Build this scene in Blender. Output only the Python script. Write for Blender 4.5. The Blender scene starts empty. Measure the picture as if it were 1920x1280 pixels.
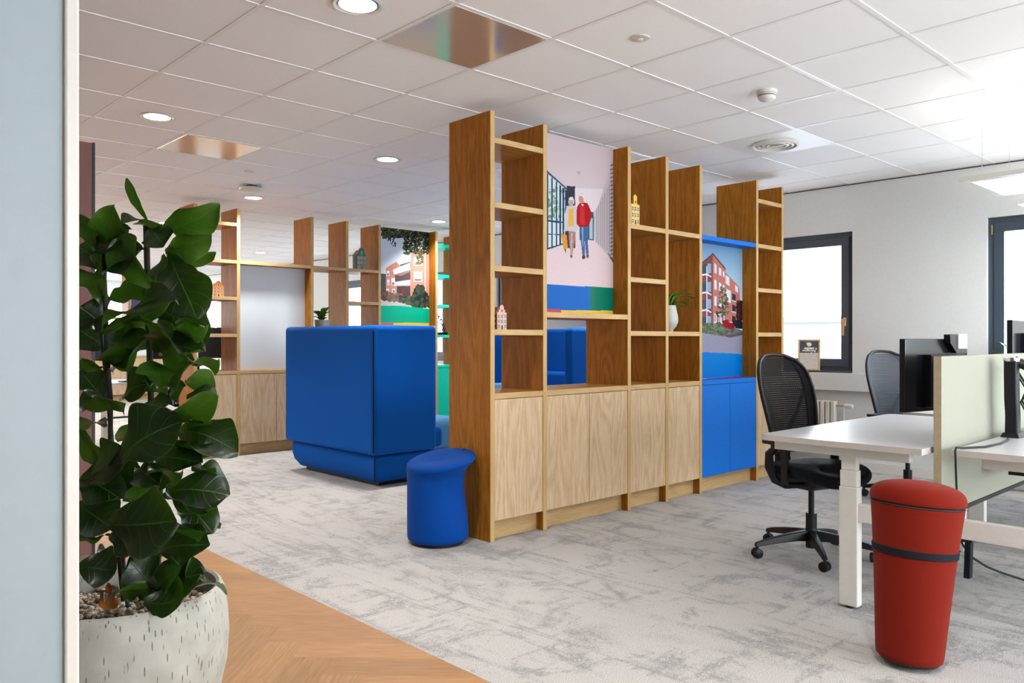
import bpy, math, random
import numpy as np
from mathutils import Vector, Matrix, noise
random.seed(7)
PI = math.pi
S = bpy.context.scene
C = S.collection

# ------------------------------------------------------------------ camera, world, exposure
FPX, YAW, CX, CY, H = 1501.6, 0.8157, 960.0, 636.9, 1.21
cam_d = bpy.data.cameras.new('camera'); cam = bpy.data.objects.new('camera', cam_d); C.objects.link(cam)
cam_d.sensor_width = 36; cam_d.lens = FPX*36/1920
cam_d.shift_y = -(640-CY)/1920.0
cam_d.clip_start = 0.05; cam_d.clip_end = 300
cam.location = (0, 0, H)
cam.rotation_euler = (PI/2, 0, YAW-PI/2)
S.camera = cam
FW = Vector((math.cos(YAW), math.sin(YAW), 0)); RT = Vector((math.sin(YAW), -math.cos(YAW), 0))
def at(u, v, d):
    """point seen at photo pixel (u, v) at distance d ahead of the camera"""
    return FW*d + RT*((u-CX)/FPX*d) + Vector((0, 0, H+(CY-v)/FPX*d))
S.view_settings.view_transform = 'Standard'
S.view_settings.look = 'None'
S.view_settings.exposure = 0.22
S.view_settings.gamma = 1.0
S.view_settings.use_curve_mapping = False
S.cycles.use_denoising = True
S.cycles.max_bounces = 10
S.cycles.diffuse_bounces = 5
S.cycles.transparent_max_bounces = 12
S.cycles.sample_clamp_indirect = 6
S.cycles.caustics_reflective = False; S.cycles.caustics_refractive = False
w = bpy.data.worlds.new('daylight'); S.world = w; w.use_nodes = True
nt = w.node_tree; nt.nodes.clear()
wo = nt.nodes.new('ShaderNodeOutputWorld'); bg = nt.nodes.new('ShaderNodeBackground')
tc = nt.nodes.new('ShaderNodeTexCoord'); sx = nt.nodes.new('ShaderNodeSeparateXYZ'); cr = nt.nodes.new('ShaderNodeValToRGB')
cr.color_ramp.elements[0].position = 0.0; cr.color_ramp.elements[0].color = (0.94, 0.98, 1.0, 1)
cr.color_ramp.elements[1].position = 0.9; cr.color_ramp.elements[1].color = (0.66, 0.80, 1.0, 1)
nt.links.new(tc.outputs['Generated'], sx.inputs[0]); nt.links.new(sx.outputs['Z'], cr.inputs['Fac'])
nt.links.new(cr.outputs['Color'], bg.inputs['Color']); bg.inputs['Strength'].default_value = 12.0
nt.links.new(bg.outputs[0], wo.inputs[0])
LAMP = 16.5        # watts of one recessed downlight
PANEL = 9.0        # emission of the pendant panels

# ------------------------------------------------------------------ room numbers
XR, ZC, XL, YB, YF = 7.42, 2.665, -3.2, -3.6, 21.0     # right wall, ceiling, left wall, wall behind, far end wall
WZ0, WZ1 = 0.911, 2.222
XB = 1.885                                                # edge between parquet and carpet

# ------------------------------------------------------------------ materials
M = {}
def newmat(name):
    m = bpy.data.materials.new(name); m.use_nodes = True
    n = m.node_tree; b = n.nodes['Principled BSDF']
    M[name] = m
    return m, n, b
def nd(n, t, **k):
    x = n.nodes.new('ShaderNode'+t)
    for a, v in k.items():
        if a in ('operation', 'blend_type', 'data_type', 'feature', 'wave_type', 'distance', 'noise_dimensions', 'attribute_name', 'bands_direction'): setattr(x, a, v)
        else: x.inputs[a].default_value = v
    return x
def mapping(n, scale, out='Object', rot=(0, 0, 0)):
    t = n.nodes.new('ShaderNodeTexCoord'); mp = n.nodes.new('ShaderNodeMapping')
    mp.inputs['Scale'].default_value = scale; mp.inputs['Rotation'].default_value = rot
    n.links.new(t.outputs[out], mp.inputs['Vector']); return mp.outputs['Vector']
def ramp(n, fac, stops):
    r = n.nodes.new('ShaderNodeValToRGB'); e = r.color_ramp.elements
    while len(e) < len(stops): e.new(0.5)
    for i, (p, c) in enumerate(stops): e[i].position = p; e[i].color = (*c, 1) if len(c) == 3 else c
    n.links.new(fac, r.inputs['Fac']); return r.outputs['Color']
def bump(n, b, hgt, strength, dist=0.002):
    x = n.nodes.new('ShaderNodeBump'); x.inputs['Strength'].default_value = strength; x.inputs['Distance'].default_value = dist
    n.links.new(hgt, x.inputs['Height']); n.links.new(x.outputs[0], b.inputs['Normal'])
def plain(name, col, rough=0.5, metal=0.0, var=0.06, nscale=40, bmp=0.0, coat=0.0, spec=0.5):
    m, n, b = newmat(name)
    v = mapping(n, (1, 1, 1)); t = nd(n, 'TexNoise', Scale=nscale, Detail=3.0); n.links.new(v, t.inputs['Vector'])
    lo = tuple(c*(1-var) for c in col); hi = tuple(min(1, c*(1+var)) for c in col)
    n.links.new(ramp(n, t.outputs['Fac'], [(0.3, lo), (0.7, hi)]), b.inputs['Base Color'])
    b.inputs['Roughness'].default_value = rough; b.inputs['Metallic'].default_value = metal
    b.inputs['Coat Weight'].default_value = coat; b.inputs['Specular IOR Level'].default_value = spec
    if bmp: bump(n, b, t.outputs['Fac'], bmp)
    return m
def fabric(name, col, scale=900, sheen=0.4, var=0.22, bmp=0.35, tint=(0.3, 0.5, 1.0)):
    m, n, b = newmat(name)
    v = mapping(n, (1, 1, 1)); t = nd(n, 'TexNoise', Scale=scale, Detail=2.0); n.links.new(v, t.inputs['Vector'])
    n.links.new(ramp(n, t.outputs['Fac'], [(0.3, tuple(c*(1-var) for c in col)), (0.7, tuple(c*(1+var) for c in col))]), b.inputs['Base Color'])
    b.inputs['Roughness'].default_value = 0.9; b.inputs['Specular IOR Level'].default_value = 0.15
    b.inputs['Sheen Weight'].default_value = sheen; b.inputs['Sheen Roughness'].default_value = 0.4
    b.inputs['Sheen Tint'].default_value = (*tint, 1)
    bump(n, b, t.outputs['Fac'], bmp, 0.001)
    return m
def wood(name, axis, light, dark, rough=0.42):
    """oak veneer, grain along axis"""
    m, n, b = newmat(name)
    sc = {'z': (1, 1, .07), 'x': (.07, 1, 1)}[axis]
    v = mapping(n, sc)
    g = nd(n, 'TexNoise', Scale=150.0, Detail=5.0, Roughness=0.65, Distortion=0.4); n.links.new(v, g.inputs['Vector'])
    v2 = mapping(n, {'z': (1, 1, .13), 'x': (.13, 1, 1)}[axis])
    big = nd(n, 'TexNoise', Scale=6.0, Detail=1.0, Distortion=0.3); n.links.new(v2, big.inputs['Vector'])
    mul = nd(n, 'Math', operation='MULTIPLY'); mul.inputs[1].default_value = 60.0; n.links.new(big.outputs['Fac'], mul.inputs[0])
    fr = nd(n, 'Math', operation='SINE'); n.links.new(mul.outputs[0], fr.inputs[0])
    mr = n.nodes.new('ShaderNodeMapRange'); mr.inputs[1].default_value = -1; mr.inputs[2].default_value = 1
    n.links.new(fr.outputs[0], mr.inputs[0])
    mx = n.nodes.new('ShaderNodeMix'); mx.inputs[0].default_value = 0.16
    n.links.new(g.outputs['Fac'], mx.inputs[2]); n.links.new(mr.outputs[0], mx.inputs[3])
    mid = tuple((a+c)/2 for a, c in zip(light, dark))
    n.links.new(ramp(n, mx.outputs[0], [(0.30, dark), (0.47, mid), (0.64, light)]), b.inputs['Base Color'])
    b.inputs['Roughness'].default_value = rough; b.inputs['Specular IOR Level'].default_value = 0.09
    bump(n, b, mx.outputs[0], 0.10, 0.001)
    return m
OAK_L, OAK_D = (0.62, 0.385, 0.205), (0.40, 0.215, 0.095)
wood('oak_shaded', 'z', (0.42, 0.165, 0.020), (0.24, 0.078, 0.005))  # shade of the side faces painted into the oak
wood('oak_lit', 'z', (0.54, 0.375, 0.17), (0.45, 0.295, 0.12))  # same oak, front light painted into its colour
wood('oak_board_shaded', 'x', (0.46, 0.225, 0.065), (0.33, 0.14, 0.03))  # board oak with shade put into the tone
wood('oak_board_lit', 'x', (0.56, 0.385, 0.19), (0.46, 0.295, 0.13))  # board oak again, lighter tone carrying the front light
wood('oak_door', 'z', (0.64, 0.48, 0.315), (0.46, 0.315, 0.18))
plain('blue_lacquer', (0.0, 0.145, 0.60), 0.5, spec=.2)
plain('green_lacquer', (0.0, 0.62, 0.38), 0.5, spec=.2)
fabric('blue_felt', (0.0, 0.050, 0.28), 700, 0.08)
fabric('sofa_blue', (0.0, 0.088, 0.42), 500, 0.08, .12)
fabric('cushion_blue', (0.10, 0.30, 0.55), 500, 0.25)
fabric('red_mesh', (0.165, 0.009, 0.003), 900, 0.12, tint=(1, .4, .3))
plain('screen_edge', (0.40, 0.34, 0.22), 0.8)
fabric('screen_fabric', (0.32, 0.33, 0.265), 900, 0.1, 0.12, tint=(1, 1, 1))
fabric('mauve_fabric', (0.20, 0.105, 0.098), 600, 0.1, 0.1, tint=(1, .8, .8))
plain('white_paint', (0.63, 0.65, 0.64), 0.55, var=0.02)
plain('taupe_paint', (0.22, 0.19, 0.17), 0.6, var=0.02)
plain('pale_paint', (0.30, 0.37, 0.395), 0.5, var=0.02)
plain('white_metal', (0.62, 0.61, 0.56), 0.35, var=0.02)
plain('desk_white', (0.50, 0.505, 0.52), 0.33, var=0.015)
plain('desk_edge', (0.50, 0.47, 0.43), 0.5, var=0.03)
plain('black_plastic', (0.007, 0.007, 0.009), 0.45, var=0.1, spec=.3)
plain('black_mesh', (0.005, 0.005, 0.007), 0.7, var=0.2, spec=.2)
plain('navy_mesh', (0.022, 0.032, 0.05), 0.6, var=0.2)
plain('black_fabric', (0.006, 0.008, 0.012), 0.75, var=0.2, nscale=400, spec=.2)
plain('black_gloss', (0.010, 0.012, 0.016), 0.18, var=0.1)
plain('anthracite', (0.045, 0.065, 0.09), 0.35, var=0.05)
plain('brass', (0.75, 0.62, 0.40), 0.3, 1.0)
plain('chrome', (0.7, 0.7, 0.7), 0.15, 1.0)
plain('mirror_steel', (0.9, 0.86, 0.80), 0.16, 0.75, var=0.01)
plain('leather', (0.33, 0.12, 0.04), 0.5)
plain('whiteboard', (0.60, 0.66, 0.69), 0.12, var=0.01)
plain('gap_black', (0.01, 0.01, 0.01), 0.8)
plain('ceramic_white', (0.46, 0.48, 0.45), 0.45, var=0.08, bmp=.2)
plain('yellow_glaze', (0.75, 0.45, 0.02), 0.25)
plain('orange_glaze', (0.85, 0.26, 0.01), 0.25)
plain('pink_glaze', (0.62, 0.36, 0.30), 0.3)
plain('green_glaze', (0.01, 0.14, 0.12), 0.25)
plain('roof_glaze', (0.22, 0.03, 0.02), 0.3)
plain('terracotta_glaze', (0.62, 0.22, 0.10), 0.35)
plain('window_dark', (0.03, 0.015, 0.012), 0.4)
plain('cream_paint', (0.75, 0.70, 0.60), 0.4)
plain('stem_bark', (0.030, 0.022, 0.014), 0.8, var=.3)
plain('stake_green', (0.01, 0.07, 0.05), 0.35)
plain('dead_leaf', (0.38, 0.13, 0.02), 0.6, var=.3)
plain('soil', (0.06, 0.045, 0.03), 0.9, var=.3)
plain('pale_render', (0.80, 0.80, 0.80), 0.8)
plain('house_render', (0.16, 0.165, 0.17), 0.8)
plain('grey_roof', (0.10, 0.115, 0.13), 0.8)
def emis(name, col, s):
    m, n, b = newmat(name); b.inputs['Base Color'].default_value = (0.8, 0.8, 0.8, 1)
    b.inputs['Emission Color'].default_value = (*col, 1); b.inputs['Emission Strength'].default_value = s
emis('lamp_glow', (1.0, 0.96, 0.90), 8.0)
emis('panel_glow', (1.0, 0.98, 0.95), PANEL)
m, n, b = newmat('glass')
tr = n.nodes.new('ShaderNodeBsdfTransparent'); gl = n.nodes.new('ShaderNodeBsdfGlossy'); gl.inputs['Roughness'].default_value = 0.02
fx = n.nodes.new('ShaderNodeMixShader'); fx.inputs[0].default_value = 0.06
n.links.new(tr.outputs[0], fx.inputs[1]); n.links.new(gl.outputs[0], fx.inputs[2]); n.links.new(fx.outputs[0], n.nodes['Material Output'].inputs[0])
# ceiling tile: fine mineral fibre
m, n, b = newmat('ceiling_tile')
t = nd(n, 'TexNoise', Scale=220.0, Detail=4.0); n.links.new(mapping(n, (1, 1, 1)), t.inputs['Vector'])
n.links.new(ramp(n, t.outputs['Fac'], [(0.3, (0.85, 0.85, 0.845)), (0.7, (0.89, 0.89, 0.885))]), b.inputs['Base Color'])
b.inputs['Roughness'].default_value = 0.85; bump(n, b, t.outputs['Fac'], 0.2)
plain('ceiling_bar', (0.80, 0.80, 0.79), 0.4, var=.01)
# carpet: pale loop pile with dark scratchy flecks
m, n, b = newmat('carpet')
v = mapping(n, (1, 1, 1))
def ntex(scale, vec, det=2.0, dis=0.0, rough=.5):
    t = nd(n, 'TexNoise', Scale=scale, Detail=det, Distortion=dis, Roughness=rough); n.links.new(vec, t.inputs['Vector']); return t.outputs['Fac']
def mth(op, a, c, clamp=False):
    x = nd(n, 'Math', operation=op); x.use_clamp = clamp
    for i, q in enumerate((a, c)):
        if isinstance(q, (int, float)): x.inputs[i].default_value = q
        else: n.links.new(q, x.inputs[i])
    return x.outputs[0]
fleck = ntex(95.0, v, 2.0, 1.2, .6)
area = ntex(3.2, v, 5.0, 1.2, .65)
st1 = ntex(8.0, mapping(n, (2.6, .22, 1), rot=(0, 0, .5)), 3.0, .6)
st2 = ntex(8.0, mapping(n, (.22, 2.6, 1), rot=(0, 0, .25)), 3.0, .6)
st = mth('MAXIMUM', st1, st2)
bias = mth('ADD', mth('MULTIPLY', mth('SUBTRACT', area, .5), .34), mth('MULTIPLY', mth('SUBTRACT', st, .58), .14))
mask = mth('MULTIPLY', mth('SUBTRACT', mth('ADD', fleck, bias), .655), 30.0, True)
def scrib(scale, rot, wide):       # contour lines of a rough noise: short curly strokes
    q = ntex(scale, mapping(n, (1, 1, 1), rot=(0, 0, rot)), 3.0, 1.6, .62)
    a_ = n.nodes.new('ShaderNodeMath'); a_.operation = 'ABSOLUTE'; n.links.new(mth('SUBTRACT', q, .5), a_.inputs[0])
    return mth('SUBTRACT', 1.0, mth('MULTIPLY', a_.outputs[0], wide), True)
scr = mth('MAXIMUM', scrib(11.0, 1.0, 34.0), mth('MAXIMUM', scrib(19.0, 2.1, 24.0), scrib(31.0, .3, 16.0)))
gt = mth('MULTIPLY', mth('SUBTRACT', mth('ADD', area, mth('MULTIPLY', mth('SUBTRACT', st, .58), .65)), .475), 7.0, True)
mask = mth('MAXIMUM', mask, mth('MULTIPLY', mth('MULTIPLY', scr, 1.3, True), gt))
def line(scale, rot, dis):          # long thin scratches: zero crossings of stretched noise
    q = ntex(scale, mapping(n, (1.0, .16, 1), rot=(0, 0, rot)), 2.0, dis)
    a_ = n.nodes.new('ShaderNodeMath'); a_.operation = 'ABSOLUTE'; n.links.new(mth('SUBTRACT', q, .5), a_.inputs[0])
    return mth('SUBTRACT', 1.0, mth('MULTIPLY', a_.outputs[0], 55.0), True)
ln = mth('MAXIMUM', line(1.6, .9, .5), mth('MAXIMUM', line(1.8, -.5, .5), line(1.4, 2.2, .8)))
ln = mth('MULTIPLY', ln, mth('MULTIPLY', mth('SUBTRACT', mth('ADD', fleck, area), .88), 4.0, True))
mask = mth('MAXIMUM', mask, ln)
pile = ntex(300.0, v, 1.0)
base = ramp(n, pile, [(0.32, (0.29, 0.275, 0.257)), (0.68, (0.62, 0.595, 0.565))])
mx = n.nodes.new('ShaderNodeMix'); mx.data_type = 'RGBA'
n.links.new(mth('MULTIPLY', mask, .56), mx.inputs[0]); n.links.new(base, mx.inputs[6]); mx.inputs[7].default_value = (0.13, 0.135, 0.135, 1)
n.links.new(mx.outputs[2], b.inputs['Base Color']); b.inputs['Roughness'].default_value = 0.95; b.inputs['Specular IOR Level'].default_value = 0.1
bump(n, b, pile, 0.6, 0.004)
# parquet: colour varied per plank by a mesh attribute, grain along each plank's uv
m, n, b = newmat('parquet')
uv = n.nodes.new('ShaderNodeUVMap'); uv.uv_map = 'UVMap'
mp = n.nodes.new('ShaderNodeMapping'); mp.inputs['Scale'].default_value = (1.0, 22, 1); n.links.new(uv.outputs[0], mp.inputs[0])
g = nd(n, 'TexNoise', Scale=6.0, Detail=5.0, Distortion=.5, Roughness=.6); n.links.new(mp.outputs[0], g.inputs['Vector'])
col = ramp(n, g.outputs['Fac'], [(0.25, (0.27, 0.135, 0.052)), (0.5, (0.385, 0.210, 0.094)), (0.75, (0.48, 0.28, 0.14))])
at_ = n.nodes.new('ShaderNodeAttribute'); at_.attribute_name = 'plank'
mx = n.nodes.new('ShaderNodeMix'); mx.data_type = 'RGBA'; mx.blend_type = 'MULTIPLY'; mx.inputs[0].default_value = 1
n.links.new(col, mx.inputs[6]); n.links.new(at_.outputs['Color'], mx.inputs[7])
n.links.new(mx.outputs[2], b.inputs['Base Color']); b.inputs['Roughness'].default_value = 0.38; bump(n, b, g.outputs['Fac'], .08)
# printed picture: colours live in the mesh of the flat print
m, n, b = newmat('print')
a_ = n.nodes.new('ShaderNodeAttribute'); a_.attribute_name = 'ink'
pm = n.nodes.new('ShaderNodeMix'); pm.data_type = 'RGBA'; pm.blend_type = 'MULTIPLY'; pm.inputs[0].default_value = 1; pm.inputs[7].default_value = (.74, .76, .78, 1)
n.links.new(a_.outputs['Color'], pm.inputs[6]); n.links.new(pm.outputs[2], b.inputs['Base Color']); b.inputs['Roughness'].default_value = 0.3; b.inputs['Specular IOR Level'].default_value = .07
# leaf: midrib and side veins from uv, slightly translucent
m, n, b = newmat('leaf')
uv = n.nodes.new('ShaderNodeUVMap'); uv.uv_map = 'UVMap'; sp = n.nodes.new('ShaderNodeSeparateXYZ'); n.links.new(uv.outputs[0], sp.inputs[0])
U, V = sp.outputs['X'], sp.outputs['Y']
av = n.nodes.new('ShaderNodeMath'); av.operation = 'ABSOLUTE'; n.links.new(V, av.inputs[0]); av = av.outputs[0]
mid = mth('SUBTRACT', 1.0, mth('MULTIPLY', av, 26.0), True)
ph = mth('FRACT', mth('SUBTRACT', mth('MULTIPLY', U, 6.0), mth('MULTIPLY', av, 1.7)), 0)
pa = n.nodes.new('ShaderNodeMath'); pa.operation = 'ABSOLUTE'; n.links.new(mth('SUBTRACT', ph, .5), pa.inputs[0])
side = mth('MULTIPLY', mth('SUBTRACT', 1.0, mth('MULTIPLY', pa.outputs[0], 24.0), True), .55)
rim = mth('MULTIPLY', mth('SUBTRACT', av, .955), 20.0, True)
vein = mth('MAXIMUM', mth('MAXIMUM', mid, side), mth('MULTIPLY', rim, .8))
geo = n.nodes.new('ShaderNodeNewGeometry')
bc = n.nodes.new('ShaderNodeMix'); bc.data_type = 'RGBA'; n.links.new(geo.outputs['Backfacing'], bc.inputs[0])
bc.inputs[6].default_value = (0.0035, 0.012, 0.003, 1); bc.inputs[7].default_value = (0.030, 0.088, 0.006, 1)
mx = n.nodes.new('ShaderNodeMix'); mx.data_type = 'RGBA'; n.links.new(vein, mx.inputs[0]); n.links.new(bc.outputs[2], mx.inputs[6]); mx.inputs[7].default_value = (0.055, 0.13, 0.02, 1)
n.links.new(mx.outputs[2], b.inputs['Base Color']); b.inputs['Roughness'].default_value = 0.33
tl = n.nodes.new('ShaderNodeBsdfTranslucent'); tl.inputs['Color'].default_value = (0.09, 0.27, 0.01, 1)
ms = n.nodes.new('ShaderNodeMixShader'); ms.inputs[0].default_value = 0.13
n.links.new(b.outputs[0], ms.inputs[1]); n.links.new(tl.outputs[0], ms.inputs[2]); n.links.new(ms.outputs[0], n.nodes['Material Output'].inputs[0])
bump(n, b, vein, .35, .002)
# fresh leaf for the small pot plants
plain('bright_leaf', (0.10, 0.24, 0.02), 0.4, var=.3, nscale=30)
# pot: pale mineral finish with small vertical nicks
m, n, b = newmat('pot_mineral')
v = mapping(n, (1, 1, .16)); t = nd(n, 'TexVoronoi', Scale=105.0); n.links.new(v, t.inputs['Vector'])
gate = ntex(9.0, mapping(n, (1, 1, 1)), 3.0)
nick = mth('MULTIPLY', mth('MULTIPLY', mth('SUBTRACT', .24, t.outputs['Distance']), 12.0, True), mth('MULTIPLY', mth('SUBTRACT', gate, .33), 12, True))
bs = ramp(n, ntex(14.0, mapping(n, (1, 1, 1)), 4.0), [(0.3, (0.33, 0.325, 0.28)), (0.7, (0.43, 0.425, 0.375))])
mx = n.nodes.new('ShaderNodeMix'); mx.data_type = 'RGBA'; n.links.new(nick, mx.inputs[0]); n.links.new(bs, mx.inputs[6]); mx.inputs[7].default_value = (0.20, 0.185, 0.15, 1)
n.links.new(mx.outputs[2], b.inputs['Base Color']); b.inputs['Roughness'].default_value = .75; bump(n, b, mth('SUBTRACT', 1.0, nick), .7, .004)
# pebbles
m, n, b = newmat('pebble')
oi = n.nodes.new('ShaderNodeNewGeometry')
n.links.new(ramp(n, oi.outputs['Random Per Island'], [(0.0, (0.16, 0.09, 0.05)), (0.35, (0.38, 0.28, 0.19)), (0.7, (0.50, 0.42, 0.32)), (1, (0.66, 0.62, 0.55))]), b.inputs['Base Color'])
b.inputs['Roughness'].default_value = .8

# ------------------------------------------------------------------ mesh helpers
class MB:
    def __init__(s): s.v = []; s.f = []; s.mi = []; s.uv = None
    def add(s, vs, fs, mi=0):
        o = len(s.v); s.v += [tuple(p) for p in vs]; s.f += [tuple(i+o for i in f) for f in fs]; s.mi += [mi]*len(fs); return s
    def box(s, x0, x1, y0, y1, z0, z1, mi=0, mat=None):
        if x0 > x1: x0, x1 = x1, x0
        if y0 > y1: y0, y1 = y1, y0
        if z0 > z1: z0, z1 = z1, z0
        vs = [Vector(p) for p in ((x0, y0, z0), (x1, y0, z0), (x1, y1, z0), (x0, y1, z0), (x0, y0, z1), (x1, y0, z1), (x1, y1, z1), (x0, y1, z1))]
        if mat is not None: vs = [mat @ p for p in vs]
        return s.add(vs, [(0, 3, 2, 1), (4, 5, 6, 7), (0, 1, 5, 4), (1, 2, 6, 5), (2, 3, 7, 6), (3, 0, 4, 7)], mi)
    def loft(s, rings, cap=True, close=True, mi=0):
        k = len(rings[0]); vs = [p for r in rings for p in r]; fs = []
        for i in range(len(rings)-1):
            for j in range(k if close else k-1):
                a = i*k+j; b_ = i*k+(j+1) % k
                fs.append((a, b_, b_+k, a+k))
        if cap and close: fs.append(tuple(range(k-1, -1, -1))); fs.append(tuple((len(rings)-1)*k+j for j in range(k)))
        return s.add(vs, fs, mi)
    def lathe(s, prof, n=32, c=(0, 0, 0), sx=1, sy=1, mi=0, cap=True):
        return s.loft([[(c[0]+r*sx*math.cos(2*PI*j/n), c[1]+r*sy*math.sin(2*PI*j/n), c[2]+z) for j in range(n)] for r, z in prof], cap, True, mi)
    def cyl(s, c, r, z0, z1, n=20, mi=0): return s.lathe([(r, z0), (r, z1)], n, (c[0], c[1], 0), mi=mi)
    def tube(s, pts, r, n=8, mi=0):
        pts = [Vector(p) for p in pts]; rings = []
        rr = r if isinstance(r, (list, tuple)) else [r]*len(pts)
        up = None
        for i, p in enumerate(pts):
            d = (pts[min(i+1, len(pts)-1)]-pts[max(i-1, 0)]).normalized()
            if up is None: up = d.orthogonal().normalized()
            a = (up-d*up.dot(d)); a = a.normalized() if a.length > 1e-6 else d.orthogonal().normalized()
            up = a; b_ = d.cross(a)
            rings.append([p+(a*math.cos(2*PI*j/n)+b_*math.sin(2*PI*j/n))*rr[i] for j in range(n)])
        return s.loft(rings, mi=mi)
    def prism(s, poly, y0, y1, mi=0):       # polygon in x-z pushed along y
        k = len(poly); vs = [(x, y0, z) for x, z in poly]+[(x, y1, z) for x, z in poly]
        fs = [tuple(range(k)), tuple(range(2*k-1, k-1, -1))]+[(i, i+k, (i+1) % k+k, (i+1) % k) for i in range(k)]
        return s.add(vs, fs, mi)
    def ico(s, c, r, sc=(1, 1, 1), rot=0, mi=0):
        t = (1+5**.5)/2; q = [(-1, t, 0), (1, t, 0), (-1, -t, 0), (1, -t, 0), (0, -1, t), (0, 1, t), (0, -1, -t), (0, 1, -t), (t, 0, -1), (t, 0, 1), (-t, 0, -1), (-t, 0, 1)]
        F = [(0, 11, 5), (0, 5, 1), (0, 1, 7), (0, 7, 10), (0, 10, 11), (1, 5, 9), (5, 11, 4), (11, 10, 2), (10, 7, 6), (7, 1, 8), (3, 9, 4), (3, 4, 2), (3, 2, 6), (3, 6, 8), (3, 8, 9), (4, 9, 5), (2, 4, 11), (6, 2, 10), (8, 6, 7), (9, 8, 1)]
        R = Matrix.Rotation(rot, 3, 'Z')
        return s.add([Vector(c)+R@Vector((p[0]*sc[0], p[1]*sc[1], p[2]*sc[2]))*(r/1.9) for p in q], F, mi)
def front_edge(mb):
    """second material on the -y faces: front light painted into the oak"""
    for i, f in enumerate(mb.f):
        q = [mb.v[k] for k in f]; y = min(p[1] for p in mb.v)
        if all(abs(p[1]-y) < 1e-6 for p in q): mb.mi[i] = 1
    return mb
def obj(name, mb, mat, parent=None, smooth=False, bevel=0, seg=2, sub=0, loc=None, angle=None):
    me = bpy.data.meshes.new(name); me.from_pydata([tuple(p) for p in mb.v], [], mb.f)
    for q in (mat if isinstance(mat, (list, tuple)) else [mat]): me.materials.append(M[q])
    me.polygons.foreach_set('material_index', mb.mi)
    if smooth: me.polygons.foreach_set('use_smooth', [True]*len(mb.f))
    me.update()
    if smooth and not sub: me.set_sharp_from_angle(angle=math.radians(angle or 40))
    o = bpy.data.objects.new(name, me); C.objects.link(o)
    if bevel:
        bm = o.modifiers.new('bevel', 'BEVEL'); bm.width = bevel; bm.segments = seg; bm.limit_method = 'ANGLE'; bm.angle_limit = math.radians(40)
    if sub:
        sm = o.modifiers.new('sub', 'SUBSURF'); sm.levels = sub; sm.render_levels = sub
    if parent: o.parent = parent
    if loc: o.location = loc
    return o
def tag(o, label=None, cat=None, group=None, kind=None):
    for k, q in (('label', label), ('category', cat), ('group', group), ('kind', kind)):
        if q: o[k] = q
    return o
def thing(name, loc, label, cat, group=None, rz=0):
    o = bpy.data.objects.new(name, None); C.objects.link(o); o.empty_display_size = .1
    o.location = loc; o.rotation_euler = (0, 0, rz); return tag(o, label, cat, group)
def struct(name, mb, mat, **k): return tag(obj(name, mb, mat, **k), kind='structure')
def dup(root, loc, rz=None, label=None, group=None):
    def cp(o, par):
        c = o.copy(); C.objects.link(c); c.parent = par
        for ch in [q for q in bpy.data.objects if q.parent is o]: cp(ch, c)
        return c
    r = cp(root, None); r.location = loc
    if rz is not None: r.rotation_euler = (0, 0, rz)
    if label: r['label'] = label
    if group: r['group'] = group
    return r

# ------------------------------------------------------------------ floor
def herringbone():
    W, n = .155, 4; L = W*n
    vs, fs, uvs, cols = [], [], [], []
    r2 = math.sqrt(.5)
    def tr(a, b_): return ((a-b_)*r2+1.595+.4384, (a+b_)*r2+2.47)
    def clip(poly, axis, lim, keep_less):
        out = []
        for i in range(len(poly)):
            p, q = poly[i], poly[(i+1) % len(poly)]
            pi = (p[axis] <= lim) == keep_less; qi = (q[axis] <= lim) == keep_less
            if pi: out.append(p)
            if pi != qi:
                t = (lim-p[axis])/(q[axis]-p[axis]); out.append(tuple(p[k]+(q[k]-p[k])*t for k in range(len(p))))
        return out
    rg = random.Random(3)
    N = 90
    for k in range(-N, N):
        for j in range(-N//n*2, N//n*2):
            # horizontal plank starting at (k + 2n j, k); vertical plank starting at (k+2nj+n, k - n + 1)
            for typ in (0, 1):
                if typ == 0: a0, b0, a1, b1 = (k+2*n*j)*W, k*W, (k+2*n*j+n)*W, (k+1)*W
                else: a0, b0, a1, b1 = (k+2*n*j+n)*W, (k-n+1)*W, (k+2*n*j+n+1)*W, (k+1)*W
                e = .0003; ru, rv = rg.random()*50, rg.random()*50; c = .86+.28*rg.random()
                pts = []
                for (a, b_) in ((a0+e, b0+e), (a1-e, b0+e), (a1-e, b1-e), (a0+e, b1-e)):
                    x, y = tr(a, b_)
                    u_, v_ = ((a-a0), (b_-b0)) if typ == 0 else ((b_-b0), (a-a0))
                    pts.append((x, y, u_+ru, v_+rv))
                if max(p[0] for p in pts) < -1.5 or min(p[0] for p in pts) > XB or max(p[1] for p in pts) < .2 or min(p[1] for p in pts) > 12: continue
                pts = clip(pts, 0, XB, True)
                if len(pts) < 3: continue
                o = len(vs); vs += [(p[0], p[1], 0.0) for p in pts]; fs.append(tuple(range(o, o+len(pts))))
                uvs += [(p[2], p[3]) for p in pts]; cols += [(c, c, c, 1)]*len(pts)
    me = bpy.data.meshes.new('floor'); me.from_pydata(vs, [], fs); me.materials.append(M['parquet'])
    ul = me.uv_layers.new(name='UVMap'); ul.data.foreach_set('uv', [q for p in uvs for q in p])
    ca = me.color_attributes.new('plank', 'FLOAT_COLOR', 'CORNER'); ca.data.foreach_set('color', [q for p in cols for q in p])
    o = bpy.data.objects.new('floor', me); C.objects.link(o); tag(o, kind='structure')
herringbone()
struct('floor_slab', MB().box(XL, XR+.3, YB, YF, -.2, -.003), 'dead_leaf')
struct('floor_carpet', MB().box(XB, XR, YB, YF, -.003, .0), 'carpet')
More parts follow.
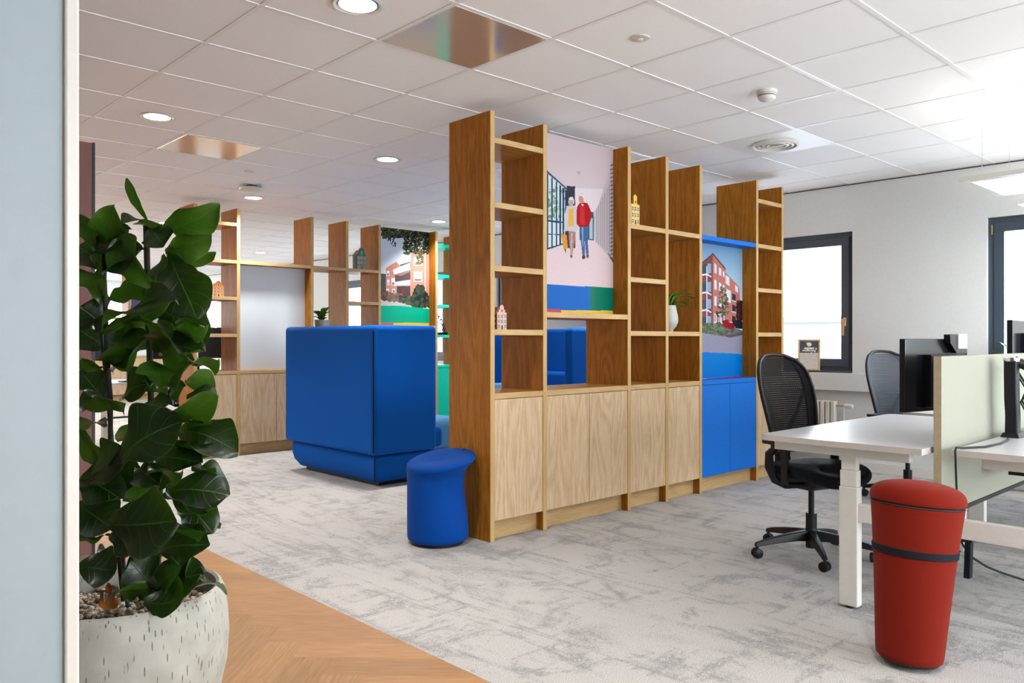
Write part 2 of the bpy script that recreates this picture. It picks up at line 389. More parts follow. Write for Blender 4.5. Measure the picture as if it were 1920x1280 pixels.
# ------------------------------------------------------------------ ceiling
mb = MB().box(XL, XR+.3, YB, YF, ZC, ZC+.1, 0)
GX0, GY0 = .9935, .8885
i = 0
for k in range(-10, 11):
    x = GX0+.6*k
    if XL < x < XR-.02: mb.box(x-.012, x+.012, YB, YF, ZC-.003, ZC+.001, 1)
for k in range(-8, 34):
    y = GY0+.6*k
    if YB < y < YF: mb.box(XL, XR, y-.012, y+.012, ZC-.0035, ZC+.001, 1)
struct('ceiling', mb, ['ceiling_tile', 'ceiling_bar'])
struct('trim_1', MB().box(XR-.012, XR, YB, YF, ZC-.012, ZC-.0066), 'gap_black')
# ------------------------------------------------------------------ right wall with windows
wins = [2.139+2.02*k for k in range(-2, 10)]   # far (left-hand) edge of each window
mb = MB().box(XR, XR+.3, YB, YF, 0, WZ0).box(XR, XR+.3, YB, YF, WZ1, ZC)
prev = YB
for yl in wins:
    mb.box(XR, XR+.3, prev, yl-.9, WZ0, WZ1); prev = yl
mb.box(XR, XR+.3, prev, YF, WZ0, WZ1)
struct('wall_right', mb, 'white_paint')
def portal(loc, rot, sx_, sy_):
    l = bpy.data.lights.new('window_portal', 'AREA'); l.shape = 'RECTANGLE'; l.size = sx_; l.size_y = sy_; l.cycles.is_portal = True
    o = bpy.data.objects.new('window_portal', l); C.objects.link(o); o.location = loc; o.rotation_euler = rot
for i, yl in enumerate(wins):
    y0, y1 = yl-.9, yl
    a, c = XR+.03, XR+.095
    fr = MB()
    f = .045
    for (p, q, r_, s_) in ((y0, y1, WZ0, WZ0+f), (y0, y1, WZ1-f, WZ1), (y0, y0+f, WZ0+f, WZ1-f), (y1-f, y1, WZ0+f, WZ1-f)): fr.box(a+.012, c, p, q, r_, s_)
    g = f+.075
    for (p, q, r_, s_) in ((y0+f, y1-f, WZ0+f, WZ0+g), (y0+f, y1-f, WZ1-g, WZ1-f), (y0+f, y0+g, WZ0+g, WZ1-g), (y1-g, y1-f, WZ0+g, WZ1-g)): fr.box(a, c-.01, p, q, r_, s_)
    wo_ = struct('window_%d' % (i+1), fr, 'anthracite', bevel=.003)
    obj('pane', MB().box(c-.04, c-.036, y0+g-.01, y1-g+.01, WZ0+g-.01, WZ1-g+.01), 'glass', wo_)
    obj('window_sill', MB().box(XR-.02, c, y0, y1, WZ0-.012, WZ0+.004), 'anthracite', wo_, bevel=.003)
    hb = MB().box(a-.012, a, y0+.065, y0+.095, 1.34, 1.42).box(a-.04, a-.012, y0+.072, y0+.088, 1.385, 1.401).box(a-.05, a-.034, y0+.07, y0+.09, 1.25, 1.405)
    if i < 5: obj('handle', hb, 'brass', wo_, bevel=.003)
    if i < 5: obj('hinge', MB().box(a-.008, a, y1-.04, y1-.028, 2.08, 2.16), 'brass', wo_)
    portal((XR+.32, (y0+y1)/2, (WZ0+WZ1)/2), (0, PI/2, 0), WZ1-WZ0, .9)
struct('trim_2', MB().box(XR-.07, XR, YB, YF, .735, WZ0-.013), 'white_paint', bevel=.004)
struct('baseboard_right', MB().box(XR-.012, XR, YB, YF, 0, .09), 'white_metal', bevel=.003)
# ------------------------------------------------------------------ walls nobody sees, with back windows and added openings that light the office
def openwall(name, axis, c0, c1, a, b_, holes, z0, z1):
    mb = MB()
    def bx(p, q, r_, s_):
        if axis == 'y': mb.box(p, q, c0, c1, r_, s_)
        else: mb.box(c0, c1, p, q, r_, s_)
    bx(a, b_, 0, z0); bx(a, b_, z1, ZC); pr = a
    for (p, q) in holes: bx(pr, p, z0, z1); pr = q
    bx(pr, b_, z0, z1)
    return struct(name, mb, 'white_paint' if axis == 'y' else 'taupe_paint')
hb = [(.9+2.15*k, 2.8+2.15*k) for k in range(3)]
openwall('wall_back', 'y', YB-.25, YB, XL, XR+.3, hb, .45, 2.5)
for p, q in hb: portal(((p+q)/2, YB-.27, 1.475), (-PI/2, 0, 0), q-p, 1.95)
hl = [(12.0+2.4*k, 14.0+2.4*k) for k in range(4)]  # left openings added to brighten the rear office
openwall('wall_left', 'x', XL-.25, XL, YB, YF, hl, .8, 2.3)  # unseen wall, set in and darkened to cut bounced light
for p, q in hl: portal((XL-.27, (p+q)/2, 1.55), (0, -PI/2, 0), 1.5, q-p)
hf = [(-2.6+2.0*k, -1.2+2.0*k) for k in range(5)]  # far openings added to brighten the rear ceiling
openwall('wall_far', 'y', YF, YF+.2, XL, XR+.3, hf, .9, 2.3)
for p, q in hf: portal(((p+q)/2, YF+.22, 1.6), (PI/2, 0, 0), q-p, 1.4)
# near wall end at the left of the picture, with its pale corner strip
PX = .380
struct('wall_near', MB().box(-1.6, PX-.022, 1.435, 1.545, 0, ZC), 'pale_paint')
struct('trim_3', MB().box(PX-.022, PX, 1.427, 1.553, 0, ZC), 'white_metal', bevel=.004)
# ------------------------------------------------------------------ outside
g = tag(obj('ground', MB().box(XR+.5, 90, -60, 80, -4.2, -4), 'pale_render'), kind='structure')
def far_house(x, y, wx, wy, hz, label):
    t = thing('neighbouring_building', (x, y, -4), label, 'building')
    obj('wall', MB().box(0, wx, -wy/2, wy/2, 0, hz), 'house_render', t)
    obj('roof', MB().box(-.5, wx+.5, -wy/2-.5, wy/2+.5, hz, hz+.35), 'grey_roof', t)
    for k in range(int(wy/3)): obj('window', MB().box(-.03, 0, -wy/2+.8+3*k, -wy/2+2.2+3*k, hz-2.6, hz-1.2), 'grey_roof', t)
far_house(30, 5.5, 8, 11, 5.6, 'pale low building outside the window at the far right')
far_house(44, 20.5, 8, 9, 6.2, 'pale building outside, seen in the right part of the window beside the shelving')

# ------------------------------------------------------------------ shelving walls
RX = [.035, .4837, 1.338, 1.788, 2.233, 3.09, 3.527]; TH = .035; DEP = .393; TOP = 2.58
def raster_obj(name, arr, x0, x1, y, z0, z1, parent, th=.012):
    """flat printed board: colours of arr (rows from top) carried by the mesh"""
    h_, w_ = arr.shape[:2]
    xs = np.linspace(x0, x1, w_+1); zs = np.linspace(z1, z0, h_+1)
    vs = [(x, y, z) for z in zs for x in xs]; n1 = w_+1
    fs = [(r*n1+c, (r+1)*n1+c, (r+1)*n1+c+1, r*n1+c+1) for r in range(h_) for c in range(w_)]
    o = len(vs); vs += [(x0, y, z0), (x1, y, z0), (x1, y, z1), (x0, y, z1), (x0, y+th, z0), (x1, y+th, z0), (x1, y+th, z1), (x0, y+th, z1)]
    ex = [(4, 5, 1, 0), (5, 6, 2, 1), (6, 7, 3, 2), (7, 4, 0, 3), (7, 6, 5, 4)]
    fs += [tuple(o+i for i in f) for f in ex]
    me = bpy.data.meshes.new(name); me.from_pydata(vs, [], fs); me.materials.append(M['print']); me.materials.append(M['gap_black'])
    me.polygons.foreach_set('material_index', [0]*(len(fs)-5)+[1]*5)
    ca = me.color_attributes.new('ink', 'FLOAT_COLOR', 'CORNER')
    a = np.ones((h_, w_, 4, 4), np.float32); a[..., :3] = arr[:, :, None, :]
    full = np.concatenate([a.reshape(-1), np.ones(5*16, np.float32)*.02]); ca.data.foreach_set('color', full)
    ob = bpy.data.objects.new(name, me); C.objects.link(ob); ob.parent = parent
    return ob
class Ras:
    """rasteriser of a printed picture; world plane y = yp, x0..x1, z0..z1; points given as seen in the photo"""
    def __init__(s, x0, x1, yp, z0, z1, n=170):
        s.x0, s.x1, s.yp, s.z0, s.z1 = x0, x1, yp, z0, z1
        s.w = n; s.h = int(n*(z1-z0)/(x1-x0)); s.a = np.ones((s.h, s.w, 3))
        s.X, s.Y = np.meshgrid((np.arange(s.w)+.5)/s.w, (np.arange(s.h)+.5)/s.h)
        s.rg = np.random.RandomState(5)
    def st(s, u, v):
        k = (u-CX)/FPX; d = s.yp/(FW.y+RT.y*k); x = d*(FW.x+RT.x*k); z = H+(CY-v)/FPX*d
        return (x-s.x0)/(s.x1-s.x0), (s.z1-z)/(s.z1-s.z0)
    @staticmethod
    def lin(c): return np.array([((q/255+.055)/1.055)**2.4 if q > 10 else q/255/12.92 for q in c])
    def poly(s, pts, c, raw=False, var=0, mask=None):
        P = pts if raw else [s.st(*p) for p in pts]
        ins = np.zeros_like(s.X, bool); k = len(P)
        for i in range(k):
            (xa, ya), (xb, yb) = P[i], P[(i+1) % k]
            if ya == yb: continue
            cond = ((ya > s.Y) != (yb > s.Y)) & (s.X < (xb-xa)*(s.Y-ya)/(yb-ya)+xa); ins ^= cond
        if mask is not None: ins &= mask
        col = s.lin(c)
        if var: s.a[ins] = np.clip(col*(1+var*s.rg.randn(ins.sum(), 1)), 0, 1)
        else: s.a[ins] = col
        return ins
    def rect(s, u0, v0, u1, v1, c, **k): return s.poly([(u0, v0), (u1, v0), (u1, v1), (u0, v1)], c, **k)
    def ell(s, u, v, ru, rv, c, **k): return s.poly([(u+ru*math.cos(t*PI/10), v+rv*math.sin(t*PI/10)) for t in range(20)], c, **k)
    def blobs(s, u0, v0, u1, v1, n, r, cols, shape=None):
        for _ in range(n):
            u = u0+(u1-u0)*s.rg.rand(); v = v0+(v1-v0)*s.rg.rand()
            if shape and not shape(u, v): continue
            q = r*(.5+s.rg.rand()); s.ell(u, v, q, q*(.6+.8*s.rg.rand()), cols[s.rg.randint(len(cols))])
def picture_walk():
    s = Ras(3.664, 4.483, 3.70, 1.388, 2.58, 190)
    Z = lambda x, y: (1020+x/3.557, 240+y/3.556)
    s.a[:] = s.lin((224, 206, 208)); g = s.Y[..., None]
    s.a = s.lin((205, 186, 188))*(1-g)+s.lin((238, 222, 224))*g
    s.poly([Z(-200, 800), Z(22, 815), Z(200, 745), Z(330, 745), Z(460, 900), Z(460, 1070), Z(-200, 1040)], (226, 202, 204), var=.02)
    s.poly([Z(-200, 200), Z(22, 295), Z(150, 410), Z(150, 770), Z(22, 812), Z(-200, 890)], (206, 222, 226))
    s.blobs(*Z(22, 400), *Z(140, 620), 60, 2.5, [(120, 150, 120), (180, 200, 180), (150, 178, 160)])
    for x in (-60, -20, 22, 52, 82, 108, 128, 146):
        t_ = 300+(x-22)*.9; s.poly([Z(x-5, t_), Z(x+5, t_+6), Z(x+5, 808-(x-22)*.32), Z(x-5, 812-(x-22)*.32)], (34, 62, 92))
    s.poly([Z(-200, 600), Z(22, 612), Z(150, 628), Z(150, 638), Z(22, 624), Z(-200, 612)], (40, 70, 100))
    s.poly([Z(-200, 700), Z(22, 702), Z(150, 712), Z(150, 718), Z(22, 710), Z(-200, 710)], (60, 90, 120))
    s.poly([Z(-200, 880), Z(22, 800), Z(150, 760), Z(150, 768), Z(22, 812), Z(-200, 895)], (40, 60, 90))
    s.poly([Z(-200, 130), Z(22, 285), Z(152, 400), Z(152, 412), Z(22, 302), Z(-200, 150)], (60, 80, 104))
    s.poly([Z(150, 384), Z(208, 390), Z(208, 800), Z(150, 800)], (62, 56, 72))
    s.poly([Z(205, 400), Z(440, 410), Z(330, 560), Z(208, 520)], (230, 214, 218))
    s.poly([Z(300, 555), Z(332, 560), Z(332, 748), Z(236, 745), Z(236, 640)], (60, 92, 110)); s.poly([Z(304, 600), Z(324, 600), Z(324, 740), Z(304, 738)], (170, 196, 196))
    s.poly([Z(330, 560), Z(352, 540), Z(462, 205), Z(500, 150), Z(500, 960), Z(462, 895), Z(340, 755)], (200, 186, 190))
    for k in range(9):
        x = 350+12*k+.3*k*k; s.poly([Z(x, 545-27*k), Z(x+4+k*.3, 535-27*k), Z(x+4+k*.3, 765+12*k), Z(x, 760+12*k)], (158, 144, 152))
    for k in range(24):
        y = 240+27*k; s.poly([Z(440, y+6), Z(462, y), Z(462, y+11), Z(440, y+14)], (120, 106, 116))
    s.poly([Z(425, 830), Z(462, 880), Z(462, 900), Z(425, 836)], (70, 60, 70))
    s.poly([Z(215, 288), Z(245, 288), Z(235, 315)], (196, 170, 168))
    # woman
    s.poly([Z(112, 705), Z(150, 715), Z(158, 800), Z(132, 812)], (222, 150, 40)); s.poly([Z(136, 806), Z(148, 806), Z(142, 842)], (120, 70, 40))
    s.poly([Z(162, 660), Z(208, 660), Z(204, 760), Z(186, 850), Z(176, 850), Z(168, 760)], (176, 130, 118)); s.poly([Z(184, 700), Z(188, 700), Z(180, 845), Z(177, 845)], (236, 214, 206))
    s.ell(*Z(182, 856), 2.2, 3, (110, 70, 60))
    s.poly([Z(150, 520), Z(206, 516), Z(222, 560), Z(224, 690), Z(200, 690), Z(158, 685), Z(132, 690), Z(136, 600)], (206, 198, 202))
    s.poly([Z(164, 540), Z(196, 535), Z(198, 655), Z(160, 658)], (232, 178, 84)); s.ell(*Z(181, 500), 4.3, 6.2, (212, 160, 140)); s.poly([Z(163, 490), Z(168, 462), Z(190, 458), Z(200, 478), Z(198, 520), Z(192, 480), Z(170, 480), Z(167, 520)], (228, 226, 232))
    # man
    s.poly([Z(236, 650), Z(298, 650), Z(292, 760), Z(298, 838), Z(280, 838), Z(270, 740), Z(274, 850), Z(256, 852), Z(246, 760)], (66, 100, 146)); s.poly([Z(250, 660), Z(262, 660), Z(262, 790), Z(256, 790)], (130, 160, 196))
    s.ell(*Z(264, 862), 3.2, 3.8, (70, 56, 60)); s.ell(*Z(290, 852), 2.6, 4.4, (120, 84, 76))
    s.poly([Z(222, 520), Z(244, 494), Z(290, 500), Z(316, 560), Z(316, 600), Z(298, 658), Z(236, 660), Z(218, 640), Z(216, 560)], (172, 22, 30))
    s.poly([Z(240, 515), Z(270, 515), Z(272, 645), Z(240, 640)], (204, 40, 44)); s.poly([Z(246, 505), Z(266, 508), Z(258, 522)], (236, 220, 218))
    s.ell(*Z(250, 468), 5.4, 9.2, (208, 146, 126)); s.poly([Z(234, 455), Z(242, 438), Z(262, 440), Z(272, 470), Z(268, 492), Z(262, 470), Z(252, 452)], (226, 220, 222))
    s.poly([Z(-200, 1034), Z(22, 1042), Z(462, 1066), Z(462, 1240), Z(-200, 1240)], (10, 104, 196))
    s.poly([Z(306, 1058), Z(500, 1068), Z(500, 1240), Z(306, 1240)], (10, 122, 98))
    s.poly([Z(-200, 1205), Z(114, 1208), Z(114, 1260), Z(-200, 1260)], (206, 74, 96)); s.poly([Z(114, 1214), Z(500, 1219), Z(500, 1260), Z(114, 1260)], (240, 200, 70))
    return s
def picture_corner():
    s = Ras(5.413, 6.235, 3.70, .90, 2.003, 190)
    Z = lambda x, y: (1300+x/4.415, 430+y/4.414)
    g = s.Y[..., None]; s.a = s.lin((110, 150, 185))*(1-g)+s.lin((206, 222, 232))*np.clip(g*1.6, 0, 1)
    s.poly([Z(-80, 300), Z(78, 262), Z(162, 196), Z(162, 770), Z(-80, 790)], (128, 74, 78))
    s.poly([Z(162, 196), Z(265, 322), Z(265, 350), Z(380, 470), Z(386, 560), Z(386, 760), Z(162, 770)], (190, 116, 104), var=.05)
    s.poly([Z(160, 190), Z(268, 318), Z(266, 332), Z(160, 206)], (96, 60, 66)); s.poly([Z(78, 262), Z(162, 192), Z(162, 208), Z(78, 280)], (110, 66, 70))
    for y in (300, 450, 590, 730):
        s.poly([Z(-60, y+10), Z(146, y-22), Z(146, y+60), Z(-60, y+70)], (62, 78, 104)); s.poly([Z(118, y-20), Z(146, y-20), Z(146, y+60), Z(118, y+60)], (150, 170, 190))
    for y in (370, 518, 662): s.poly([Z(-60, y+16), Z(112, y-10), Z(150, y+14), Z(150, y+24), Z(108, y+4), Z(-60, y+32)], (222, 226, 236))
    s.poly([Z(108, 300), Z(116, 300), Z(116, 800), Z(108, 800)], (226, 230, 240))
    for y, dx in ((275, .45), (410, .3), (545, .18), (690, .05)):
        for (xa, xb) in ((174, 192), (210, 232), (244, 258)): s.poly([Z(xa, y+(xa-174)*dx*2), Z(xb, y+(xb-174)*dx*2), Z(xb, y+82+(xb-174)*dx), Z(xa, y+78+(xa-174)*dx)], (214, 220, 232))
    for (xa, y0_, xb, h_) in ((268, 372, 300, 70), (346, 452, 372, 48), (262, 480, 310, 100)): s.poly([Z(xa, y0_), Z(xb, y0_+25), Z(xb, y0_+25+h_), Z(xa, y0_+h_)], (216, 220, 230))
    for y in (525, 615, 705): s.poly([Z(322, y), Z(350, y+12), Z(350, y+62), Z(322, y+56)], (52, 52, 66)); s.poly([Z(320, y+54), Z(352, y+62), Z(352, y+70), Z(320, y+62)], (216, 218, 228))
    for (xa, xb) in ((174, 190), (208, 222), (224, 236)): s.rect(*Z(xa, 692), *Z(xb, 762), (238, 240, 246)); s.rect(*Z(xa+4, 700), *Z(xb-4, 755), (110, 110, 124))
    s.blobs(*Z(190, 470), *Z(300, 720), 230, 1.6, [(64, 66, 50), (88, 92, 66), (110, 92, 70), (150, 130, 110)], lambda u, v: abs(u-Z(246, 0)[0]) < 12*(.35+.65*min(1, max(0, (v-Z(0, 470)[1])/40))))
    s.rect(*Z(242, 600), *Z(248, 830), (60, 50, 46))
    s.blobs(*Z(360, 590), *Z(410, 740), 120, 2.4, [(40, 26, 30), (56, 36, 38), (84, 50, 44)])
    s.poly([Z(-80, 800), Z(78, 790), Z(230, 770), Z(410, 830), Z(410, 900), Z(-80, 900)], (104, 112, 108))
    s.blobs(*Z(60, 770), *Z(330, 860), 260, 1.9, [(92, 104, 74), (74, 90, 64), (110, 122, 96), (128, 124, 118)])
    s.poly([Z(236, 750), Z(280, 738), Z(330, 770), Z(345, 806), Z(316, 822), Z(250, 800)], (146, 22, 40)); s.poly([Z(290, 752), Z(312, 755), Z(326, 770), Z(300, 765)], (220, 160, 170))
    s.poly([Z(318, 745), Z(380, 740), Z(410, 760), Z(410, 815), Z(350, 812)], (34, 34, 46))
    s.poly([Z(-80, 850), Z(78, 848), Z(240, 876), Z(410, 850), Z(410, 1030), Z(-80, 1020)], (152, 150, 172), var=.05); s.poly([Z(240, 870), Z(410, 846), Z(410, 866), Z(300, 888)], (96, 88, 104))
    s.poly([Z(-200, 1010), Z(78, 1006), Z(410, 1022), Z(410, 1240), Z(-200, 1240)], (0, 128, 214))
    s.poly([Z(-200, 1215), Z(110, 1222), Z(110, 1260), Z(-200, 1260)], (232, 200, 130)); s.poly([Z(110, 1220), Z(420, 1200), Z(420, 1260), Z(110, 1260)], (204, 32, 110))
    return s
def picture_garden():
    s = Ras(5.413, 6.235, 8.165, 1.388, 2.58, 170)
    Z = lambda x, y: (700+x/5.82, 410+y/5.82)
    g = s.Y[..., None]; s.a = s.lin((206, 216, 230))*(1-g)+s.lin((226, 230, 238))*g
    s.poly([Z(60, 600), Z(135, 600), Z(135, 830), Z(60, 830)], (76, 84, 90))
    s.poly([Z(135, 540), Z(250, 468), Z(300, 520), Z(412, 460), Z(412, 370), Z(470, 330), Z(612, 320), Z(612, 880), Z(135, 860)], (206, 138, 118), var=.03)
    s.poly([Z(240, 560), Z(405, 500), Z(405, 720), Z(235, 730)], (96, 78, 78)); s.poly([Z(258, 735), Z(405, 735), Z(405, 850), Z(258, 850)], (84, 72, 72)); s.rect(*Z(312, 770), *Z(330, 850), (176, 36, 44))
    s.poly([Z(212, 560), Z(400, 470), Z(404, 555), Z(230, 610)], (226, 226, 230)); s.poly([Z(230, 612), Z(404, 556), Z(410, 575), Z(300, 625)], (150, 124, 116))
    s.poly([Z(222, 690), Z(404, 665), Z(404, 722), Z(222, 735)], (206, 212, 216)); s.poly([Z(290, 500), Z(400, 468), Z(400, 482), Z(300, 520)], (96, 104, 116))
    for (a, b_, c, d_) in ((440, 420, 540, 510), (440, 575, 535, 685), (145, 570, 178, 625), (150, 665, 175, 725), (198, 645, 238, 725), (145, 765, 172, 810), (205, 765, 240, 810)):
        s.rect(*Z(a, b_), *Z(c, d_), (228, 230, 234)); s.rect(*Z(a+8, d_-30), *Z(c-8, d_-6), (120, 124, 130))
    s.rect(*Z(564, 330), *Z(570, 880), (236, 222, 214))
    lf = [(40, 44, 36), (52, 60, 40), (70, 80, 48), (30, 34, 30), (90, 92, 60)]
    s.blobs(*Z(92, 88), *Z(612, 200), 560, 1.9, lf); s.blobs(*Z(92, 180), *Z(240, 330), 60, 1.5, lf, lambda u, v: v < Z(0, 200)[1]+(u-Z(92, 0)[0])*.8)
    s.blobs(*Z(330, 180), *Z(610, 380), 420, 1.6, lf); s.blobs(*Z(470, 360), *Z(550, 490), 90, 1.4, [(92, 96, 66), (110, 104, 70), (70, 74, 54)])
    s.poly([Z(60, 880), Z(200, 880), Z(420, 940), Z(612, 985), Z(612, 1000), Z(60, 1000)], (208, 202, 206))
    s.blobs(*Z(92, 800), *Z(180, 875), 90, 2.2, [(96, 70, 66), (128, 84, 78), (70, 74, 60)]); s.blobs(*Z(165, 820), *Z(310, 895), 160, 2.2, [(120, 110, 80), (150, 110, 100), (90, 94, 60)])
    s.blobs(*Z(290, 850), *Z(610, 960), 330, 2.4, [(70, 80, 66), (92, 102, 76), (50, 58, 56)], lambda u, v: v < Z(0, 905)[1]+(u-Z(290, 0)[0])*.2)
    s.blobs(*Z(420, 730), *Z(600, 960), 420, 2.4, [(56, 70, 54), (72, 88, 62), (40, 48, 50)], lambda u, v: abs(u-Z(510, 0)[0]) < 5+(v-Z(0, 730)[1])*.5)
    s.poly([Z(-200, 950), Z(300, 948), Z(612, 985), Z(612, 1240), Z(-200, 1240)], (0, 186, 146))
    s.poly([Z(-300, 1132), Z(220, 1134), Z(220, 1180), Z(-300, 1180)], (206, 100, 120)); s.poly([Z(220, 1136), Z(650, 1138), Z(650, 1180), Z(220, 1180)], (240, 196, 60))
    return s
def divider(loc, label, cols, board, pics, dark=None):
    t = thing('shelving_wall', loc, label, 'shelving unit')
    for r in RX: obj('upright', front_edge(MB().box(r-TH, r, 0, DEP, 0, TOP)), ['oak_shaded', 'oak_lit'], t, bevel=.0012, seg=1)
    for c, (zs, kind, nd_, bkind) in enumerate(cols):
        a, b_ = RX[c], RX[c+1]-TH
        mt = {'o': ['oak_board_shaded', 'oak_board_lit'], 'b': ['blue_lacquer']*2, 'g': ['green_lacquer']*2}
        md = {'o': 'oak_door', 'b': 'blue_lacquer', 'g': 'green_lacquer'}
        for z in zs:
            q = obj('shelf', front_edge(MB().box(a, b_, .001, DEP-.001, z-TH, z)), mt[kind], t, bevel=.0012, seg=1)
            if kind != 'o': q['label'] = {'b': 'blue', 'g': 'green'}[kind]+' lacquered shelf'
        obj('countertop', front_edge(MB().box(a, b_, 0.0005, DEP, .853, .888)), mt[kind], t, bevel=.0012, seg=1)
        obj('carcass', MB().box(a, b_, .022, DEP-.003, .118, .853), 'gap_black', t)
        obj('plinth', MB().box(a, b_, .06, DEP-.04, 0, .118), 'oak_board_lit', t)
        obj('back_panel', MB().box(a+.002, b_-.002, DEP-.003, DEP-.0005, .118, .853), md[kind], t)
        g = .002; wd = (b_-a)/nd_
        for k in range(nd_):
            q = obj('door', MB().box(a+wd*k+g, a+wd*(k+1)-g, .002, .021, .123, .850), md[kind], t, bevel=.001, seg=1)
            if kind != 'o': q['label'] = {'b': 'blue', 'g': 'green'}[kind]+' lacquered door'
        if c in pics:
            p = pics[c](t, a, b_)
    return t
O5 = [2.426, 2.038, 1.657, 1.273]
FX, FY, BY, TY = 3.1807, 3.567, 8.035, 16.9
def mkpic(fn, name, label, z0, z1):
    def f(t, a, b_):
        s = fn(); o = raster_obj(name, s.a, a+.001, b_-.001, .133, z0, z1, t); o['label'] = label; return o
    return f
divider((FX, FY, 0), 'front oak shelving wall with blue doors, beside the blue stool and facing the desks',
        [(O5, 'o', 1, 0), ([1.388], 'o', 2, 0), (O5[1:], 'o', 1, 0), ([2.038, 1.273], 'o', 1, 0), ([2.038], 'b', 2, 0), (O5, 'o', 1, 0)], 0,
        {1: mkpic(picture_walk, 'photo_print', 'photo print of a couple walking down a bright corridor', 1.389, TOP),
         4: mkpic(picture_corner, 'photo_print', 'photo print of a brick apartment block corner above a blue band', .889, 2.002)})
def whiteboard(t, a, b_):
    return obj('whiteboard', MB().box(a+.001, b_-.001, .13, .145, .889, 2.002), 'whiteboard', t)
divider((FX, BY, 0), 'oak shelving wall behind the blue booth, with a whiteboard and green shelves',
        [(O5, 'o', 1, 0), ([2.038], 'o', 2, 0), ([2.038, 1.273], 'o', 1, 0), (O5[1:], 'o', 1, 0), ([1.388], 'o', 2, 0), (O5, 'g', 1, 0)], 0,
        {1: whiteboard, 4: mkpic(picture_garden, 'photo_print', 'photo print of a brick building with balconies and leaves above a green band', 1.389, TOP)})
def farpic(t, a, b_):
    s = Ras(0, 1, TY+.133, 0, 1.45, 60); s.a[:] = s.lin((206, 206, 226)); R = lambda p, c: s.poly(p, c, raw=True)
    R([(0, .84), (1, .84), (1, 1.01), (0, 1.01)], (250, 196, 90)); R([(.1, .3), (.42, .22), (.7, .5), (.6, .84), (.05, .84)], (110, 98, 150)); R([(.1, .12), (.35, .06), (.5, .2), (.3, .3), (.1, .26)], (76, 70, 110))
    return raster_obj('photo_print', s.a, a+.001, b_-.001, .133, 1.389, TOP, t)
divider((FX, TY, 0), 'farthest oak shelving wall, glimpsed through the plant leaves',
        [(O5, 'o', 1, 0), ([2.038], 'o', 2, 0), ([2.038, 1.273], 'o', 1, 0), (O5[1:], 'o', 1, 0), ([1.388], 'o', 2, 0), (O5, 'o', 1, 0)], 0, {4: farpic})

# ------------------------------------------------------------------ high-back booths
def slab(x0, x1, y0, y1, z0, z1): return MB().box(x0, x1, y0, y1, z0, z1)
def booth(loc, rz, label):
    t = thing('high_back_sofa', loc, label, 'sofa', rz=rz)
    Ly, D, Hh, T = 1.50, .65, 1.33, .11
    obj('back_panel', slab(0, T, 0.003, Ly-.003, .27, Hh), 'sofa_blue', t, True, .038, 5)
    obj('side_panel', slab(0.003, D, 0, T, .27, Hh), 'sofa_blue', t, True, .038, 5)
    obj('side_panel', slab(0.004, D, Ly-T, Ly, .27, Hh), 'sofa_blue', t, True, .035, 4)
    obj('seam', MB().tube([(.0, .0, .30), (.0, .0, .7), (.0, .0, 1.28)], .006, 6).tube([(.036, .036, .05), (.036, .036, .24)], .005, 6), 'black_fabric', t, True)
    obj('base', MB().loft([[(.05+i_, .05+i_, z), (D+.06-i_, .05+i_, z), (D+.06-i_, Ly-.05-i_, z), (.05+i_, Ly-.05-i_, z)] for z, i_ in ((.03, .06), (.10, .015), (.16, 0), (.262, 0))]), 'sofa_blue', t, True, .02, 3)
    obj('foot', MB().box(.15, D, .15, Ly-.15, 0, .035), 'black_plastic', t)
    obj('seat', slab(T+.01, D+.16, T+.005, Ly-T-.005, .27, .44), 'sofa_blue', t, True, .04, 4)
    obj('backrest', slab(T+.003, T+.12, T+.005, Ly-T-.005, .445, .86), 'sofa_blue', t, True, .04, 4)
    return t
booth((3.60, 5.45, 0), 0, 'royal blue high-back booth sofa with its back to the plant')
booth((6.60, 6.95, 0), PI, 'royal blue high-back booth sofa seen through the shelving wall')
t = thing('pouf', (4.93, 6.45, 0), 'low blue upholstered bench seat between the booth and the shelving wall', 'pouf')
obj('seat', slab(-.35, .35, -.3, .3, .12, .42), 'cushion_blue', t, True, .05, 4); obj('base', MB().box(-.28, .28, -.23, .23, 0, .125), 'black_plastic', t)
t = thing('meeting_table', (5.15, 5.85, 0), 'small white table between the two blue booths', 'table')
obj('tabletop', MB().lathe([(.34, .70), (.35, .71), (.35, .73), (.34, .735)], 40), 'desk_white', t, True); obj('column', MB().cyl((0, 0), .03, .012, .70), 'black_plastic', t, True); obj('base', MB().lathe([(.24, 0), (.24, .008), (.04, .02)], 32), 'black_plastic', t, True)
t = obj('folded_cloth', slab(-.13, .13, -.08, .08, 0, .05), 'cushion_blue', None, True, .015, 3, loc=(5.28, 5.78, .736)); tag(t, 'light blue folded cloth lying on the table between the booths', 'cloth')

